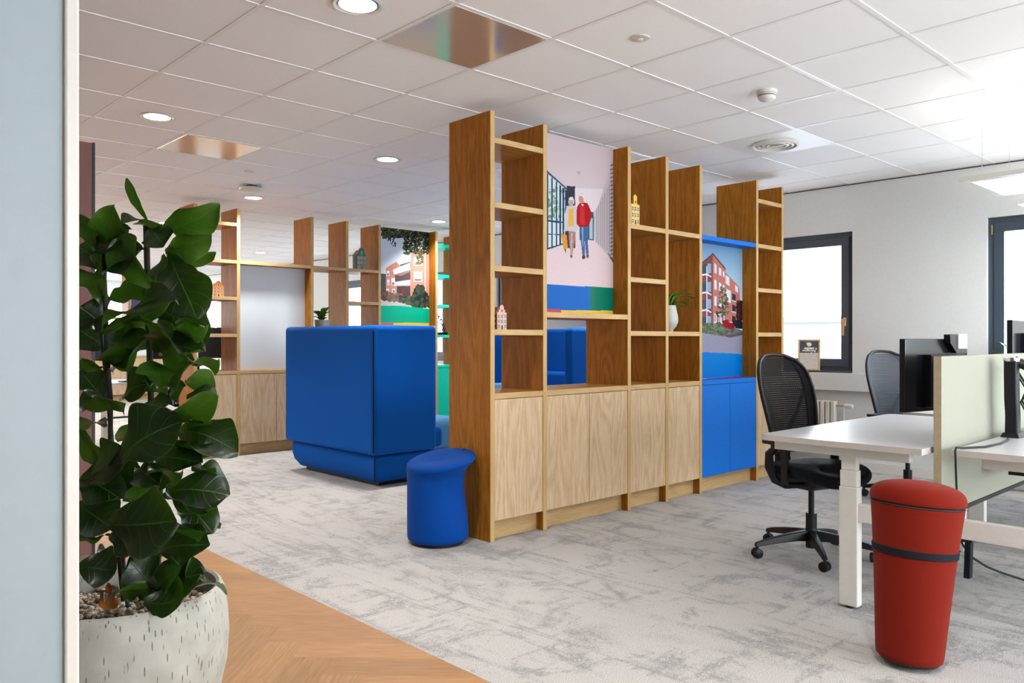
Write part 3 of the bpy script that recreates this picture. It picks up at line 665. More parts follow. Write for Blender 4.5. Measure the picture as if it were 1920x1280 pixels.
# ------------------------------------------------------------------ blue stool
t = thing('felt_stool', (2.965, 3.80, 0), 'blue felt stool with flared saddle seat against the shelving end panel', 'stool')
rings = []
N = 48
prof = [(.150, .150, .012, 0), (.176, .178, .02, 0), (.183, .188, .04, 0), (.183, .186, .09, 0), (.183, .176, .18, 0), (.183, .162, .28, 0), (.183, .155, .36, .1), (.184, .160, .41, .3), (.185, .178, .45, .6), (.186, .205, .478, .9), (.187, .224, .495, 1), (.186, .232, .508, 1), (.180, .226, .520, 1), (.162, .200, .528, 1), (.11, .13, .528, 1), (.05, .06, .524, 1), (.004, .004, .522, 1)]
ax = RT.normalized()
for rl, rr0, z, k in prof:
    ring = []
    for j in range(N):
        a = 2*PI*j/N; dx, dy = math.cos(a), math.sin(a); q = dx*ax.x+dy*ax.y; p_ = dx*FW.x+dy*FW.y
        h_ = .5+.5*q; h_ = h_*h_*(3-2*h_); r = rl+(rr0-rl)*h_; rr_ = r/.19
        zz = z+k*((.022*q+.028*p_)*min(1.1, rr_)-.022-(.016*(1-min(1, rr_)) if z > .51 else 0))
        ring.append((dx*r, dy*r, zz))
    rings.append(ring)
obj('body', MB().loft(rings), 'blue_felt', t, True, sub=1)
obj('glide', MB().cyl((0, 0), .155, 0, .016, 40), 'black_plastic', t, True)
hp = Vector((ax.x*.155+FW.x*.10, ax.y*.155+FW.y*.10, .515))
pts = [hp+Vector((ax.x, ax.y, 0))*(.022*math.cos(k*PI/8))+Vector((0, 0, .05*math.sin(k*PI/8))) for k in range(9)]
mb = MB(); wv = Vector((FW.x, FW.y, 0))*.009
rr = [[p+wv, p-wv, p-wv+(p-hp).normalized()*.003, p+wv+(p-hp).normalized()*.003] for p in pts]
mb.loft(rr); obj('pull_loop', mb, 'leather', t, True)['label'] = 'brown leather loop'

# ------------------------------------------------------------------ red stool, leaning
t = thing('leaning_stool', (3.135, 1.165, 0), 'tall tapered red fabric stool with black strap, beside the white desk leg', 'stool')
lean = Matrix.Rotation(math.radians(4.6), 4, FW) @ Matrix.Rotation(math.radians(-3), 4, RT)
def lring(r, z, n_=48, dz=0): return [(lean @ Vector((r*math.cos(2*PI*j/n_), r*math.sin(2*PI*j/n_), z)))+Vector((0, 0, .006)) for j in range(n_)]
obj('body', MB().loft([lring(r, z) for r, z in ((.105, .014), (.114, .022), (.117, .04), (.128, .20), (.140, .36), (.152, .50), (.160, .575), (.160, .59))]), 'red_mesh', t, True)
obj('seat', MB().loft([lring(r, z) for r, z in ((.155, .590), (.164, .593), (.167, .603), (.166, .622), (.158, .640), (.135, .656), (.10, .667), (.05, .674), (.004, .676))]), 'red_mesh', t, True, sub=1)
obj('seam', MB().loft([lring(r, z) for r, z in ((.1605, .583), (.1625, .586), (.1605, .590))]), 'gap_black', t, True)
obj('strap', MB().loft([lring(r, z) for r, z in ((.1445, .402), (.1475, .404), (.1492, .428), (.147, .430))]), 'black_fabric', t, True)['label'] = 'black band'
obj('foot', MB().loft([lring(r, z) for r, z in ((.02, -.006), (.07, -.002), (.10, .007), (.108, .018))]), 'black_plastic', t, True)

# ------------------------------------------------------------------ office chairs
def office_chair(loc, rz, label, meshmat, base_rot=0, tilt=0.23, backrot=0):
    t = thing('office_chair', loc, label, 'chair', rz=rz)          # faces +x
    hub = MB().lathe([(.028, .075), (.034, .08), (.036, .12), (.030, .16)], 20)
    for k in range(5):
        a = base_rot+2*PI*k/5-rz; c, s_ = math.cos(a), math.sin(a)
        R = []
        for q, wd, z0, z1 in ((.02, .028, .085, .145), (.10, .026, .088, .135), (.20, .021, .080, .118), (.29, .017, .068, .098), (.335, .015, .062, .084)):
            R.append([(c*q-s_*wd, s_*q+c*wd, z0), (c*q+s_*wd, s_*q-c*wd, z0), (c*q+s_*wd*.6, s_*q-c*wd*.6, z1), (c*q-s_*wd*.6, s_*q+c*wd*.6, z1)])
        hub.loft(R)
        cx_, cy_ = c*.325, s_*.325
        cm = MB(); b2 = a+.9*k
        for sd in (-1, 1):
            px_, py_ = cx_-math.sin(b2)*.014*sd, cy_+math.cos(b2)*.014*sd
            rg_ = [[(px_-math.sin(b2)*w2*sd+math.cos(b2)*.027*math.cos(j*PI/10)*m_, py_+math.cos(b2)*w2*sd+math.sin(b2)*.027*math.cos(j*PI/10)*m_, .0275+.027*math.sin(j*PI/10)*m_) for j in range(20)] for w2, m_ in ((-.008, .9), (-.006, 1), (.006, 1), (.009, .85))]
            cm.loft(rg_)
        cm.cyl((cx_, cy_), .008, .045, .07, 10)
        obj('castor', cm, 'black_plastic', t, True)
    obj('star_base', hub, 'black_plastic', t, True, .004)
    obj('gas_lift', MB().cyl((0, 0), .030, .045, .24, 20).cyl((0, 0), .016, .24, .42, 16), 'black_plastic', t, True)
    obj('mechanism', MB().loft([[(-.16+e, -.09+e*.5, z), (.10-e, -.09+e*.5, z), (.10-e, .09-e*.5, z), (-.16+e, .09-e*.5, z)] for z, e in ((.375, .04), (.40, .0), (.445, -.02), (.455, -.03))]).tube([(.02, -.08, .41), (.02, -.2, .40)], .007), 'black_plastic', t, True, .008)
    # seat: rounded cushion
    def sring(sc, z, dz=0):
        out = []
        for j in range(40):
            a = 2*PI*j/40; cx_, sy_ = math.cos(a), math.sin(a)
            e = 2/3.2; x = .245*math.copysign(abs(cx_)**e, cx_); y = .245*math.copysign(abs(sy_)**e, sy_)
            out.append((x*sc+.045, y*sc*(1-.06*(cx_ < 0)), z-(.030*max(0, x/.245)**3)+.012*(y/.245)**2))
        return out
    obj('seat', MB().loft([sring(.72, .435), sring(.9, .442), sring(.98, .462), sring(1.0, .482), sring(.985, .50), sring(.92, .513), sring(.7, .514), sring(.35, .508), sring(.02, .506)]), 'black_fabric', t, True, sub=1)
    # back: curved ribbed mesh inside a rim
    def bp(v, z):       # point of the backrest surface, v in -1..1, z height
        tt = (z-.56)/.56
        wd = .162+.052*math.sin(min(1, tt*1.25)*PI*.5)-.055*max(0, (tt-.55)/.45)**2
        x = -.155-.035*math.sin(tt*2.6)*-1-.36*tilt*max(0, tt-.15)*1.9-.02
        return Vector((x-.0+.045*(abs(v)**2.2), v*wd, z)).copy()
    Rb = Matrix.Rotation(backrot, 4, 'Z')
    z0, z1 = .57, 1.115
    def vm(z):          # rounded upper corners
        q = (z-(z1-.11))/.11
        return 1.0 if q <= 0 else math.sqrt(max(0, 1-q*q))*.48+.52
    n_ = 42; mb = MB()
    for i_ in range(n_):
        za = z0+.012+(z1-z0-.022)*i_/n_; zb = za+(z1-z0)/n_*.84
        R = []
        for j in range(17):
            v = (-1+2*j/16); va = v*vm(za)*.97; p = bp(va, za); q = bp(va, zb); R.append([p, q, q+Vector((-.006, 0, 0)), p+Vector((-.006, 0, 0))])
        mb.loft(R)
    for j in range(1, 30):
        v = (-1+2*j/30)*.97; pts_ = [bp(v*vm(z), z)+Vector((-.003, 0, 0)) for z in np.linspace(z0+.01, z1-.012, 14)]
        mb.tube(pts_, .0016, 4)
    for s_ in (-1, 1):
        R = []
        for z in np.linspace(z0, z1-.004, 22): R.append([bp(s_*q*vm(z), z)+Vector((dx, 0, 0)) for q, dx in ((.76, .003), (1.0, .003), (1.0, -.008), (.76, -.008))])
        mb.loft(R)
    obj('backrest', mb, meshmat, t, True)
    out = [bp(-1*vm(z), z) for z in np.linspace(z0, z1, 22)]+[bp(v*vm(z1), z1+.006*(1-v*v)) for v in np.linspace(-.9, .9, 9)]+[bp(vm(z), z) for z in np.linspace(z1, z0, 22)]
    out += [bp(v, z0) for v in np.linspace(.9, -1, 9)]
    obj('back_frame', MB().tube(out, .011, 8), 'black_plastic', t, True)
    sp_ = MB()
    for s_ in (-1, 1):
        sp_.tube([(-.10, .03*s_, .42), (-.19, .035*s_, .47), (-.215, .04*s_, .56), (-.225, .05*s_, .66), tuple(bp(.55*s_, .80)+Vector((-.022, 0, 0))), tuple(bp(.93*s_, .97)+Vector((-.008, 0, 0)))], [.018, .018, .016, .014, .012, .009], 8)
    sp_.box(-.225, -.195, -.05, .05, .47, .68)
    obj('spine', sp_, 'black_plastic', t, True, .004)
    for s_ in (-1, 1):
        am = MB().tube([(.02, .10*s_, .405), (.0, .20*s_, .41), (-.03, .25*s_, .44), (-.06, .262*s_, .51), (-.06, .262*s_, .58), (.0, .255*s_, .635)], [.016, .020, .024, .026, .024, .018], 10)
        am.loft([[(x-.022, .235*s_, z), (x+.022, .235*s_, z), (x+.022, .25*s_, z), (x-.022, .25*s_, z)] for z, x in ((.42, .03), (.52, .035), (.635, .02))])
        a_o = obj('armrest', am, 'black_plastic', t, True)
        obj('arm_pad', MB().box(-.09, .15, .255*s_-.04, .255*s_+.04, .635, .662), 'black_plastic', a_o, True, .012, 3)
    return t
office_chair((4.31, 2.125, 0), math.radians(-105), 'black mesh-back office chair at the nearest desk', 'black_mesh', math.radians(146))
office_chair((6.25, 2.33, 0), math.radians(-118), 'dark blue mesh office chair behind the monitors, near the radiator', 'navy_mesh', .3)

# ------------------------------------------------------------------ desks
DZ = .755
def desk_top(name, x0, x1, y0, y1, label, legs, rails=True, side=1):
    """bench desk half; side = +1 when the user sits on the +y side"""
    t = thing(name, (x0, y0, 0), label, 'desk', 'white sit-stand desks')
    W, D = x1-x0, y1-y0
    pts = []; r = .05
    ys = (0, D) if side > 0 else (0, D)
    def arc(cx_, cy_, a0): return [(cx_+r*math.cos(a0+k*PI/12), cy_+r*math.sin(a0+k*PI/12)) for k in range(7)]
    out = []
    if side > 0: out = [(0, 0), (W, 0)]+arc(W-r, D-r, 0)+arc(r, D-r, PI/2)
    else: out = arc(r, r, PI)+arc(W-r, r, 3*PI/2)+[(W, D), (0, D)]
    rings_ = [[(x, y, z) for x, y in out] for z in (DZ-.026, DZ)]
    mb = MB(); k = len(out)
    mb.add(rings_[0]+rings_[1], [tuple(range(k-1, -1, -1))], 0); mb.add(rings_[1], [tuple(range(k))], 0)
    mb.add(rings_[0]+rings_[1], [(i_, (i_+1) % k, (i_+1) % k+k, i_+k) for i_ in range(k)], 1)
    obj('tabletop', mb, ['desk_white', 'desk_edge'], t)
    fy = D*.45 if side > 0 else D*.55
    for lx in legs:
        lm = MB().box(lx-.025, lx+.025, fy-.042, fy+.042, .012, .548)
        lo = obj('leg', lm, 'white_metal', t, bevel=.004)
        obj('leg_stage', MB().box(lx-.022, lx+.022, fy-.038, fy+.038, .548, .622), 'white_metal', lo, bevel=.003)
        obj('leg_stage', MB().box(lx-.019, lx+.019, fy-.034, fy+.034, .622, DZ-.068), 'white_metal', lo, bevel=.003)
        obj('leveller', MB().cyl((lx, fy), .018, 0, .012, 14), 'black_plastic', lo)
        obj('support_beam', MB().prism([(.0, 0), (D-.12, 0), (D-.12, .045), (0, .045)], -.025, .025), 'white_metal', t, bevel=.004).matrix_local = Matrix.Translation((lx, .07 if side > 0 else .05, DZ-.072)) @ Matrix.Rotation(PI/2, 4, 'Z')
    return t
d1 = desk_top('bench_desk', 3.515, 5.08, 1.255, 2.0, 'white sit-stand desk in front of the black chair, nearest the shelving', (.085, 1.48))
obj('crossbar', MB().box(.068, .102, -.94, .30, .395, .475), 'white_metal', d1, bevel=.004)
d2 = desk_top('bench_desk', 3.60, 5.08, .38, 1.17, 'white desk on the near side of the fabric screen, with keyboard', (1.42,), side=-1)
obj('front_beam', MB().box(.05, .10, .03, .69, DZ-.072, DZ-.0265), 'white_metal', d2, bevel=.004)
obj('cable_tray', MB().box(.52, 1.35, .60, .72, .60, .625), 'black_plastic', d2)
d3 = desk_top('bench_desk', 5.25, 6.85, 1.255, 2.0, 'white desk behind the monitors, at the far chair', (.1, 1.5))
d4 = desk_top('bench_desk', 5.25, 6.85, .38, 1.17, 'farther white desk on the near side of the fabric screen', (.1, 1.5), side=-1)
for dd in (d2, d4): obj('foot_plate', MB().box(1.20 if dd is d2 else .0, 1.5 if dd is d2 else .2, .12, .74, .0, .011), 'white_metal', dd, bevel=.003)
# dividing screen
t = thing('desk_screen', (3.62, 1.212, 0), 'upholstered pale green-grey divider screen between the desks', 'divider screen')
obj('panel', MB().box(0, 1.55, .002, .030, .475, 1.14), 'screen_fabric', t, bevel=.004)
obj('edge_trim', MB().box(-.004, 0.001, 0, .032, .475, 1.141), 'screen_edge', t, bevel=.001)
obj('bottom_rail', MB().box(0, 1.55, -.002, .034, .458, .475), 'black_plastic', t)
t = thing('desk_screen', (5.30, 1.212, 0), 'farther divider screen behind the first pale screen', 'divider screen')
obj('panel', MB().box(0, 1.5, .002, .030, .475, 1.12), 'screen_fabric', t, bevel=.004)
# monitors
def monitor(loc, rz, label, zc, wd=.54, hg=.345, stand=True, box=True, white=True, grp=None):
    """back of the screen faces -y; loc is the foot on the desk, zc height of the screen's lower edge above it"""
    t = thing('monitor', loc, label, 'monitor', grp, rz=rz)
    obj('housing', MB().box(-wd/2, wd/2, -.012, .018, zc, zc+hg), 'black_gloss', t, bevel=.004)
    obj('screen', MB().box(-wd/2+.01, wd/2-.01, .018, .020, zc+.012, zc+hg-.01), 'black_plastic', t)
    if box: obj('rear_box', MB().box(-wd*.22, wd*.32, -.05, -.012, zc+.02, zc+hg-.075), 'black_gloss', t, bevel=.004)
    if stand:
        obj('arm', MB().box(.16, .20, -.075, -.045, .012, zc+hg*.5), 'black_plastic', t, bevel=.003)
        obj('foot', MB().box(.10, .26, -.11, .04, 0, .012), 'black_plastic', t, bevel=.003)
    if white:
        c = obj('camera_bracket', MB().prism([(.055, zc+hg-.02), (.11, zc+hg-.07), (.115, zc+hg+.018), (.05, zc+hg+.02)], -.045, -.014), 'black_plastic', t)
        obj('webcam_light', MB().box(.118, .20, -.05, .025, zc+hg-.05, zc+hg+.024), 'desk_edge', c, bevel=.004)
    return t
monitor((4.15, 1.42, DZ), math.atan2(-.10, .53), 'black monitor with white camera bar on the desk with the black chair', .115)
monitor((5.58, 1.40, DZ), 0, 'black monitor cut off by the right edge of the photo', .20, wd=.6, hg=.37, white=False)
# monitor arm on the near desk
t = thing('arm_stand', (4.28, 1.125, DZ), 'black articulated monitor arm standing on the near desk', 'monitor arm')
obj('base', MB().loft([[(-.05, -.04, 0), (.20, -.06, 0), (.20, .04, 0), (-.05, .04, 0)], [(-.04, -.03, .022), (.18, -.05, .016), (.18, .03, .016), (-.04, .03, .022)]]), 'black_plastic', t, bevel=.003)
obj('column', MB().loft([[(a_-.03, -.026, z), (a_+.03, -.026, z), (a_+.03, .026, z), (a_-.03, .026, z)] for z, a_ in ((.01, .0), (.10, .005), (.18, -.01), (.30, -.015), (.36, -.015))]), 'black_plastic', t, True, .006)
obj('joint', MB().cyl((-.015, 0), .034, .355, .372, 24), 'chrome', t, True)
obj('upper_arm', MB().tube([(.0, -.01, .355), (.07, -.10, .31), (.12, -.2, .29)], [.024, .026, .022], 10), 'black_plastic', t, True)
cb = [(.02, -.02, .30), (.05, -.05, .23), (.035, -.03, .17), (.05, -.06, .10), (.1, -.12, .05), (.14, -.2, .03)]
obj('cable', MB().tube(cb, .005, 6).tube([(a_+.015, b2+.01, c_-.01) for a_, b2, c_ in cb], .004, 6), 'black_plastic', t, True)
t = thing('keyboard', (4.20, .86, DZ), 'white keyboard lying on the near desk at the edge of the photo', 'keyboard')
obj('case', MB().box(-.01, .44, -.075, .075, 0, .016), 'white_metal', t, bevel=.004)
mb = MB()
for r in range(5):
    for k in range(20): mb.box(.005+k*.0205, .022+k*.0205, -.062+r*.025, -.042+r*.025, .016, .021)
obj('keys', mb, 'desk_edge', t)
# floor cable, power box, hanging sleeve
mb = MB().tube([at(1797, 1003, 3.75), at(1806, 1022, 3.75), at(1822, 1044, 3.78), at(1850, 1062, 3.82), at(1880, 1074, 3.9), (3.9*FW+RT*2.6+Vector((0, 0, .006)))], .0055, 8)
cbl = tag(obj('power_cable', mb, 'black_plastic', None, True), 'black cable dropping from the socket box to the carpet', 'cable')
pc = thing('socket_box', (3.75, 1.15, .37), 'small black socket box hanging under the desk crossbar beside the red stool', 'power socket')
obj('housing', MB().box(-.02, .03, -.02, .03, -.02, .064), 'black_plastic', pc, bevel=.003)
obj('outlet', MB().cyl((0.005, -.021), .01, .0, .012, 12), 'white_metal', pc)
obj('cable_sleeve', MB().loft([[(-.02+e, -.012, z), (.02+e, -.012, z), (.02+e, .012, z), (-.02+e, .012, z)] for z, e in ((-.02, .006), (-.10, .0), (-.17, -.008))]), 'black_fabric', pc, bevel=.003)
mb = MB().tube([(3.585, 1.135, .47), (3.575, 1.14, .58), (3.583, 1.147, .70), (3.588, 1.15, .755), (3.60, 1.15, .7655), (3.64, 1.145, .7605), (3.76, 1.09, .7605), (3.92, 1.08, .7605), (4.06, 1.09, .7605), (4.16, 1.11, .7605)], .0045, 8)
tag(obj('desk_cable', mb, 'black_plastic', None, True), 'thin black cable running over the near desk edge from the monitor arm', 'cable')
tag(obj('wooden_block', MB().box(-.05, .05, -.04, .04, 0, .05), 'oak_board_lit', None, bevel=.004, loc=(XR-.06, 2.09, WZ0+.005)), 'small wooden box on the far right window sill', 'box')

# ------------------------------------------------------------------ radiators and sill objects
def radiator(y0, y1, label):
    t = thing('radiator', (XR-.145, y0, 0), label, 'radiator', 'white radiators under the windows')
    mb = MB(); L = y1-y0; k = int(L/.05)
    for i_ in range(k): mb.box(0, .07, i_*.05+.004, i_*.05+.044, .14, .64)
    mb.box(.02, .05, 0, L, .15, .19).box(.02, .05, 0, L, .59, .63)
    obj('panel', mb, 'white_metal', t, bevel=.008)
    obj('bracket', MB().box(.06, .144, .2, .24, .3, .5), 'white_metal', t)
    obj('pipe', MB().tube([(.035, -.07, .60), (.035, -.07, 0)], .009, 8), 'white_metal', t, True)
    v_ = obj('valve', MB().tube([(.035, 0, .60), (.035, -.08, .60)], .011, 10), 'brass', t, True)
    obj('valve_knob', MB().tube([(.035, -.08, .60), (.035, -.10, .60), (.035, -.15, .60), (.035, -.155, .60)], [.02, .022, .02, .012], 14), 'white_metal', v_, True)
radiator(3.36, 4.26, 'white ribbed radiator under the window beside the shelving')
radiator(1.10, 2.05, 'white ribbed radiator under the far right window')
t = thing('picture_frame', (XR-.045, 3.66, WZ0+.005), 'small wooden framed certificate leaning on the window sill', 'picture frame', rz=math.radians(22))
tm = Matrix.Rotation(math.radians(-9), 4, 'Y')
def fb(x0, x1, y0, y1, z0, z1, mbx): mbx.box(x0, x1, y0, y1, z0, z1, 0, tm.inverted())
mb = MB()
for q in ((-.1, -.085, 0, .30), (.085, .1, 0, .30), (-.085, .085, 0, .015), (-.085, .085, .285, .30)): fb(-.01, .01, q[0], q[1], q[2], q[3], mb)
mb2 = MB(); fb(-.004, .004, -.086, .086, .014, .286, mb2)
obj('frame', mb, 'oak_board_lit', t, bevel=.001); obj('backing', mb2, 'desk_white', t)
mb3 = MB(); fb(-.0055, -.004, -.086, .086, .17, .286, mb3); obj('upper_field', mb3, 'anthracite', t)
mb4 = MB()
for k in range(12):
    a, z = random.uniform(-.075, .075), random.uniform(.15, .27); fb(-.007, -.0055, a, a+.010, z, z+.008, mb4)
fb(-.0075, -.0055, -.045, .045, .205, .222, mb4); fb(-.0075, -.0055, -.06, .06, .186, .196, mb4)
mb4.loft([[tm.inverted() @ Vector((x_, .022*math.cos(j*PI/8)*1, .252+.02*math.sin(j*PI/8))) for j in range(16)] for x_ in (-.0055, -.0078)])
obj('print_marks', mb4, 'cream_paint', t)
mb5 = MB()
for k in range(40):
    a, z = random.uniform(-.08, .07), random.uniform(.02, .165); fb(-.0062, -.0042, a, a+.008, z, z+.006, mb5)
obj('flower_marks', mb5, 'yellow_glaze', t)

# ------------------------------------------------------------------ canal-house ornaments
def canal_house(loc, w_, h_, d_, col, label, style, rz=0, roof='roof_glaze'):
    t = thing('canal_house_figurine', loc, label, 'figurine', rz=rz)
    b0 = h_*.68
    if style == 'neck': poly = [(-w_/2, 0), (w_/2, 0), (w_/2, b0), (w_*.2, b0), (w_*.2, h_*.93), (0, h_), (-w_*.2, h_*.93), (-w_*.2, b0), (-w_/2, b0)]
    elif style == 'bell': poly = [(-w_/2, 0), (w_/2, 0), (w_/2, b0), (w_*.34, h_*.75), (w_*.28, h_*.86)]+[(w_*.28*math.cos(k*PI/8), h_*.88+h_*.12*math.sin(k*PI/8)) for k in range(9)]+[(-w_*.28, h_*.86), (-w_*.34, h_*.75), (-w_/2, b0)]
    else: poly = [(-w_/2, 0), (w_/2, 0), (w_/2, b0), (w_*.36, b0), (w_*.36, h_*.78), (w_*.22, h_*.78), (w_*.22, h_*.9), (.0, h_), (-w_*.22, h_*.9), (-w_*.22, h_*.78), (-w_*.36, h_*.78), (-w_*.36, b0), (-w_/2, b0)]
    obj('facade', MB().prism(poly, 0, .012), col, t, bevel=.001)
    obj('body', MB().box(-w_/2+.001, w_/2-.001, .012, d_, 0, b0), col, t, bevel=.001)
    obj('roof', MB().prism([(-w_/2, b0), (w_/2, b0), (w_*.12, h_*.9), (-w_*.12, h_*.9)], .0125, d_), roof, t)
    fr, gl_ = MB(), MB()
    for zf in (.06, .26, .46):
        for xf in (-.33, 0, .33):
            if zf == .06 and xf == 0: continue
            gl_.box(w_*(xf-.085), w_*(xf+.085), -.0022, 0, h_*zf, h_*(zf+.13)); fr.box(w_*(xf-.115), w_*(xf+.115), -.0012, 0, h_*(zf-.012), h_*(zf+.142))
            fr.box(w_*(xf-.01), w_*(xf+.01), -.003, 0, h_*zf, h_*(zf+.13)); fr.box(w_*(xf-.09), w_*(xf+.09), -.003, 0, h_*(zf+.06), h_*(zf+.07))
    gl_.box(-w_*.06, w_*.06, -.0022, 0, h_*.70, h_*.80); fr.box(-w_*.09, w_*.09, -.0012, 0, h_*.69, h_*.815)
    gl_.box(-w_*.08, w_*.08, -.0022, 0, 0, h_*.17); fr.box(-w_*.11, w_*.11, -.0012, 0, 0, h_*.185)
    for yy in (.3, .65):
        for zf in (.08, .28, .48): gl_.box(-w_/2-.001, -w_/2+.001, d_*yy-.006, d_*yy+.006, h_*zf, h_*(zf+.1))
    obj('window_trim', fr, 'cream_paint', t); obj('window_opening', gl_, 'window_dark', t)
    return t
canal_house((4.612, 3.60, 2.0385), .098, .222, .08, 'yellow_glaze', 'yellow canal house ornament on the front shelving wall', 'neck')
canal_house((3.327, 3.625, 1.2735), .078, .155, .07, 'pink_glaze', 'pale pink canal house ornament above the blue stool', 'step', roof='pink_glaze')
canal_house((3.475, 8.13, 1.6575), .11, .165, .09, 'orange_glaze', 'orange canal house ornament on the shelf beside the whiteboard', 'step', roof='orange_glaze')
canal_house((5.20, 8.12, 2.0385), .125, .262, .10, 'green_glaze', 'dark green canal house ornament high on the rear shelving wall', 'bell', roof='terracotta_glaze')
# wire sculpture
t = thing('sculpture', (6.47, 8.20, 1.2735), 'black wire figure sculpture on the green shelf', 'sculpture')
obj('base', MB().box(-.065, .065, -.035, .035, 0, .035), 'black_plastic', t, bevel=.003)
mb = MB()
for k, (x, hh) in enumerate(((-.035, .27), (.0, .24), (.035, .20))):
    for s_ in (-1, 1): mb.tube([(x+.01, 0, .035), (x+.004+.012*s_, .0, hh*.4), (x-.03+.016*s_, 0, hh*.7), (x-.045+.01*s_, 0, hh*.95), (x-.05, 0, hh)], [.004, .005, .006, .005, .006], 6)
    mb.ico((x-.05, 0, hh), .012)
obj('figures', mb, 'black_plastic', t, True)

# ------------------------------------------------------------------ leaves
class Leafs:
    def __init__(s): s.v = []; s.f = []; s.uv = []
    def leaf(s, B, T, n, W, arch=.12, cup=.25, ruf=.06, seed=0, nu=14, nv=8, fiddle=True):
        rg = random.Random(seed); B = Vector(B); T = Vector(T); a = T-B; L = a.length; a.normalize()
        n = Vector(n); n = (n-a*n.dot(a)); n = n.normalized() if n.length > 1e-4 else a.orthogonal().normalized()
        sd = a.cross(n); ruf = ruf*min(1, W/(.35*L)); o = len(s.v); ph = rg.random()*6; fq = rg.uniform(2.2, 3.4); nu_, nv_ = nu, nv
        for i in range(nu+1):
            t = i/nu
            if fiddle: w = (math.sin(PI*min(1, t**1.55*.975+.015))**.7)*(1-.14*math.exp(-((t-.40)/.09)**2))*(1+.05*math.sin(t*19+ph))
            else: w = math.sin(PI*t)**.8*(1-.3*t)
            w = max(w, .012)*W/2
            c = B+a*(L*t)+n*(arch*L*math.sin(PI*t))+sd*(.022*L*math.sin(PI*t*1.2+ph))
            for j in range(nv+1):
                v = -1+2*j/nv
                off = cup*w*(abs(v)**1.6)-cup*w*.3+ruf*L*math.sin(t*fq*PI+ph+(2.2 if v > 0 else 0))*abs(v)**2
                s.v.append(tuple(c+sd*(w*v)+n*off)); s.uv.append((t, v))
        for i in range(nu):
            for j in range(nv):
                q = o+i*(nv+1)+j; s.f.append((q, q+1, q+nv+2, q+nv+1))
    def build(s, name, mat, parent):
        me = bpy.data.meshes.new(name); me.from_pydata(s.v, [], s.f); me.materials.append(M[mat])
        ul = me.uv_layers.new(name='UVMap'); ul.data.foreach_set('uv', [q for f in s.f for i in f for q in s.uv[i]])
        me.polygons.foreach_set('use_smooth', [True]*len(s.f)); me.update()
        o = bpy.data.objects.new(name, me); C.objects.link(o); o.parent = parent
        return o
# ------------------------------------------------------------------ the fig in its pot
pc_ = at(230, 0, 2.30); POT = Vector((pc_.x, pc_.y, 0))
t = thing('potted_fiddle_leaf_fig', POT, 'tall fiddle-leaf fig in a pale stone-look round pot on the parquet', 'plant')
obj('pot', MB().lathe([(.15, 0), (.185, .01), (.225, .08), (.262, .17), (.284, .27), (.289, .35), (.285, .42), (.276, .475), (.268, .492), (.260, .497), (.252, .492), (.252, .45), (.25, .40), (.02, .395)], 64), 'pot_mineral', t, True)
obj('soil', MB().cyl((0, 0), .251, .38, .418, 40), 'soil', t)
mb = MB(); rg = random.Random(4)
for k in range(900):
    a = rg.random()*2*PI; r = .242*math.sqrt(rg.random()); q = rg.uniform(.006, .012)
    mb.ico((r*math.cos(a), r*math.sin(a), .424+rg.uniform(0, .016)), q, (rg.uniform(.8, 1.3), rg.uniform(.7, 1), rg.uniform(.6, .9)), rg.random()*3)
tag(obj('gravel', mb, 'pebble', t), kind='stuff')
def A(x, y): return (140+x/2.667, 320+y/2.667)
def Bz(x, y): return (140+x/2.4615, 760+y/2.4615)
def loc_(uv_, d): p = at(uv_[0], uv_[1], d); return p-POT
stems = [([A(150, 400), A(148, 540), A(155, 700), A(160, 900), A(180, 1150), Bz(165, 200), Bz(170, 500), Bz(205, 700), Bz(225, 900)], 2.28, .0085),
         ([A(362, 262), A(365, 420), A(370, 640), A(380, 900), A(385, 1150), Bz(350, 150), Bz(360, 450), Bz(365, 700), Bz(360, 905)], 2.34, .0085),
         ([A(560, 950), A(440, 1090), A(425, 1200), Bz(405, 200), Bz(395, 500), Bz(385, 900)], 2.40, .008)]
for pts, d, r in stems:
    obj('stem', MB().tube([loc_(p, d) for p in pts], r*.8, 8), 'stem_bark', t, True)
obj('plant_stake', MB().tube([loc_(A(112, 560), 2.31), loc_(Bz(245, 930), 2.31)], .006, 8).tube([loc_(A(352, 268), 2.36), loc_(Bz(372, 900), 2.36)], .006, 8).tube([loc_(A(190, 1235), 2.27), loc_(A(300, 1228), 2.3), loc_(A(420, 1220), 2.36)], .003, 6), 'stake_green', t, True)
obj('water_gauge', MB().tube([loc_(Bz(150, 960), 2.17), loc_(Bz(148, 862), 2.17)], .008, 10), 'chrome', t, True)
lv = Leafs()
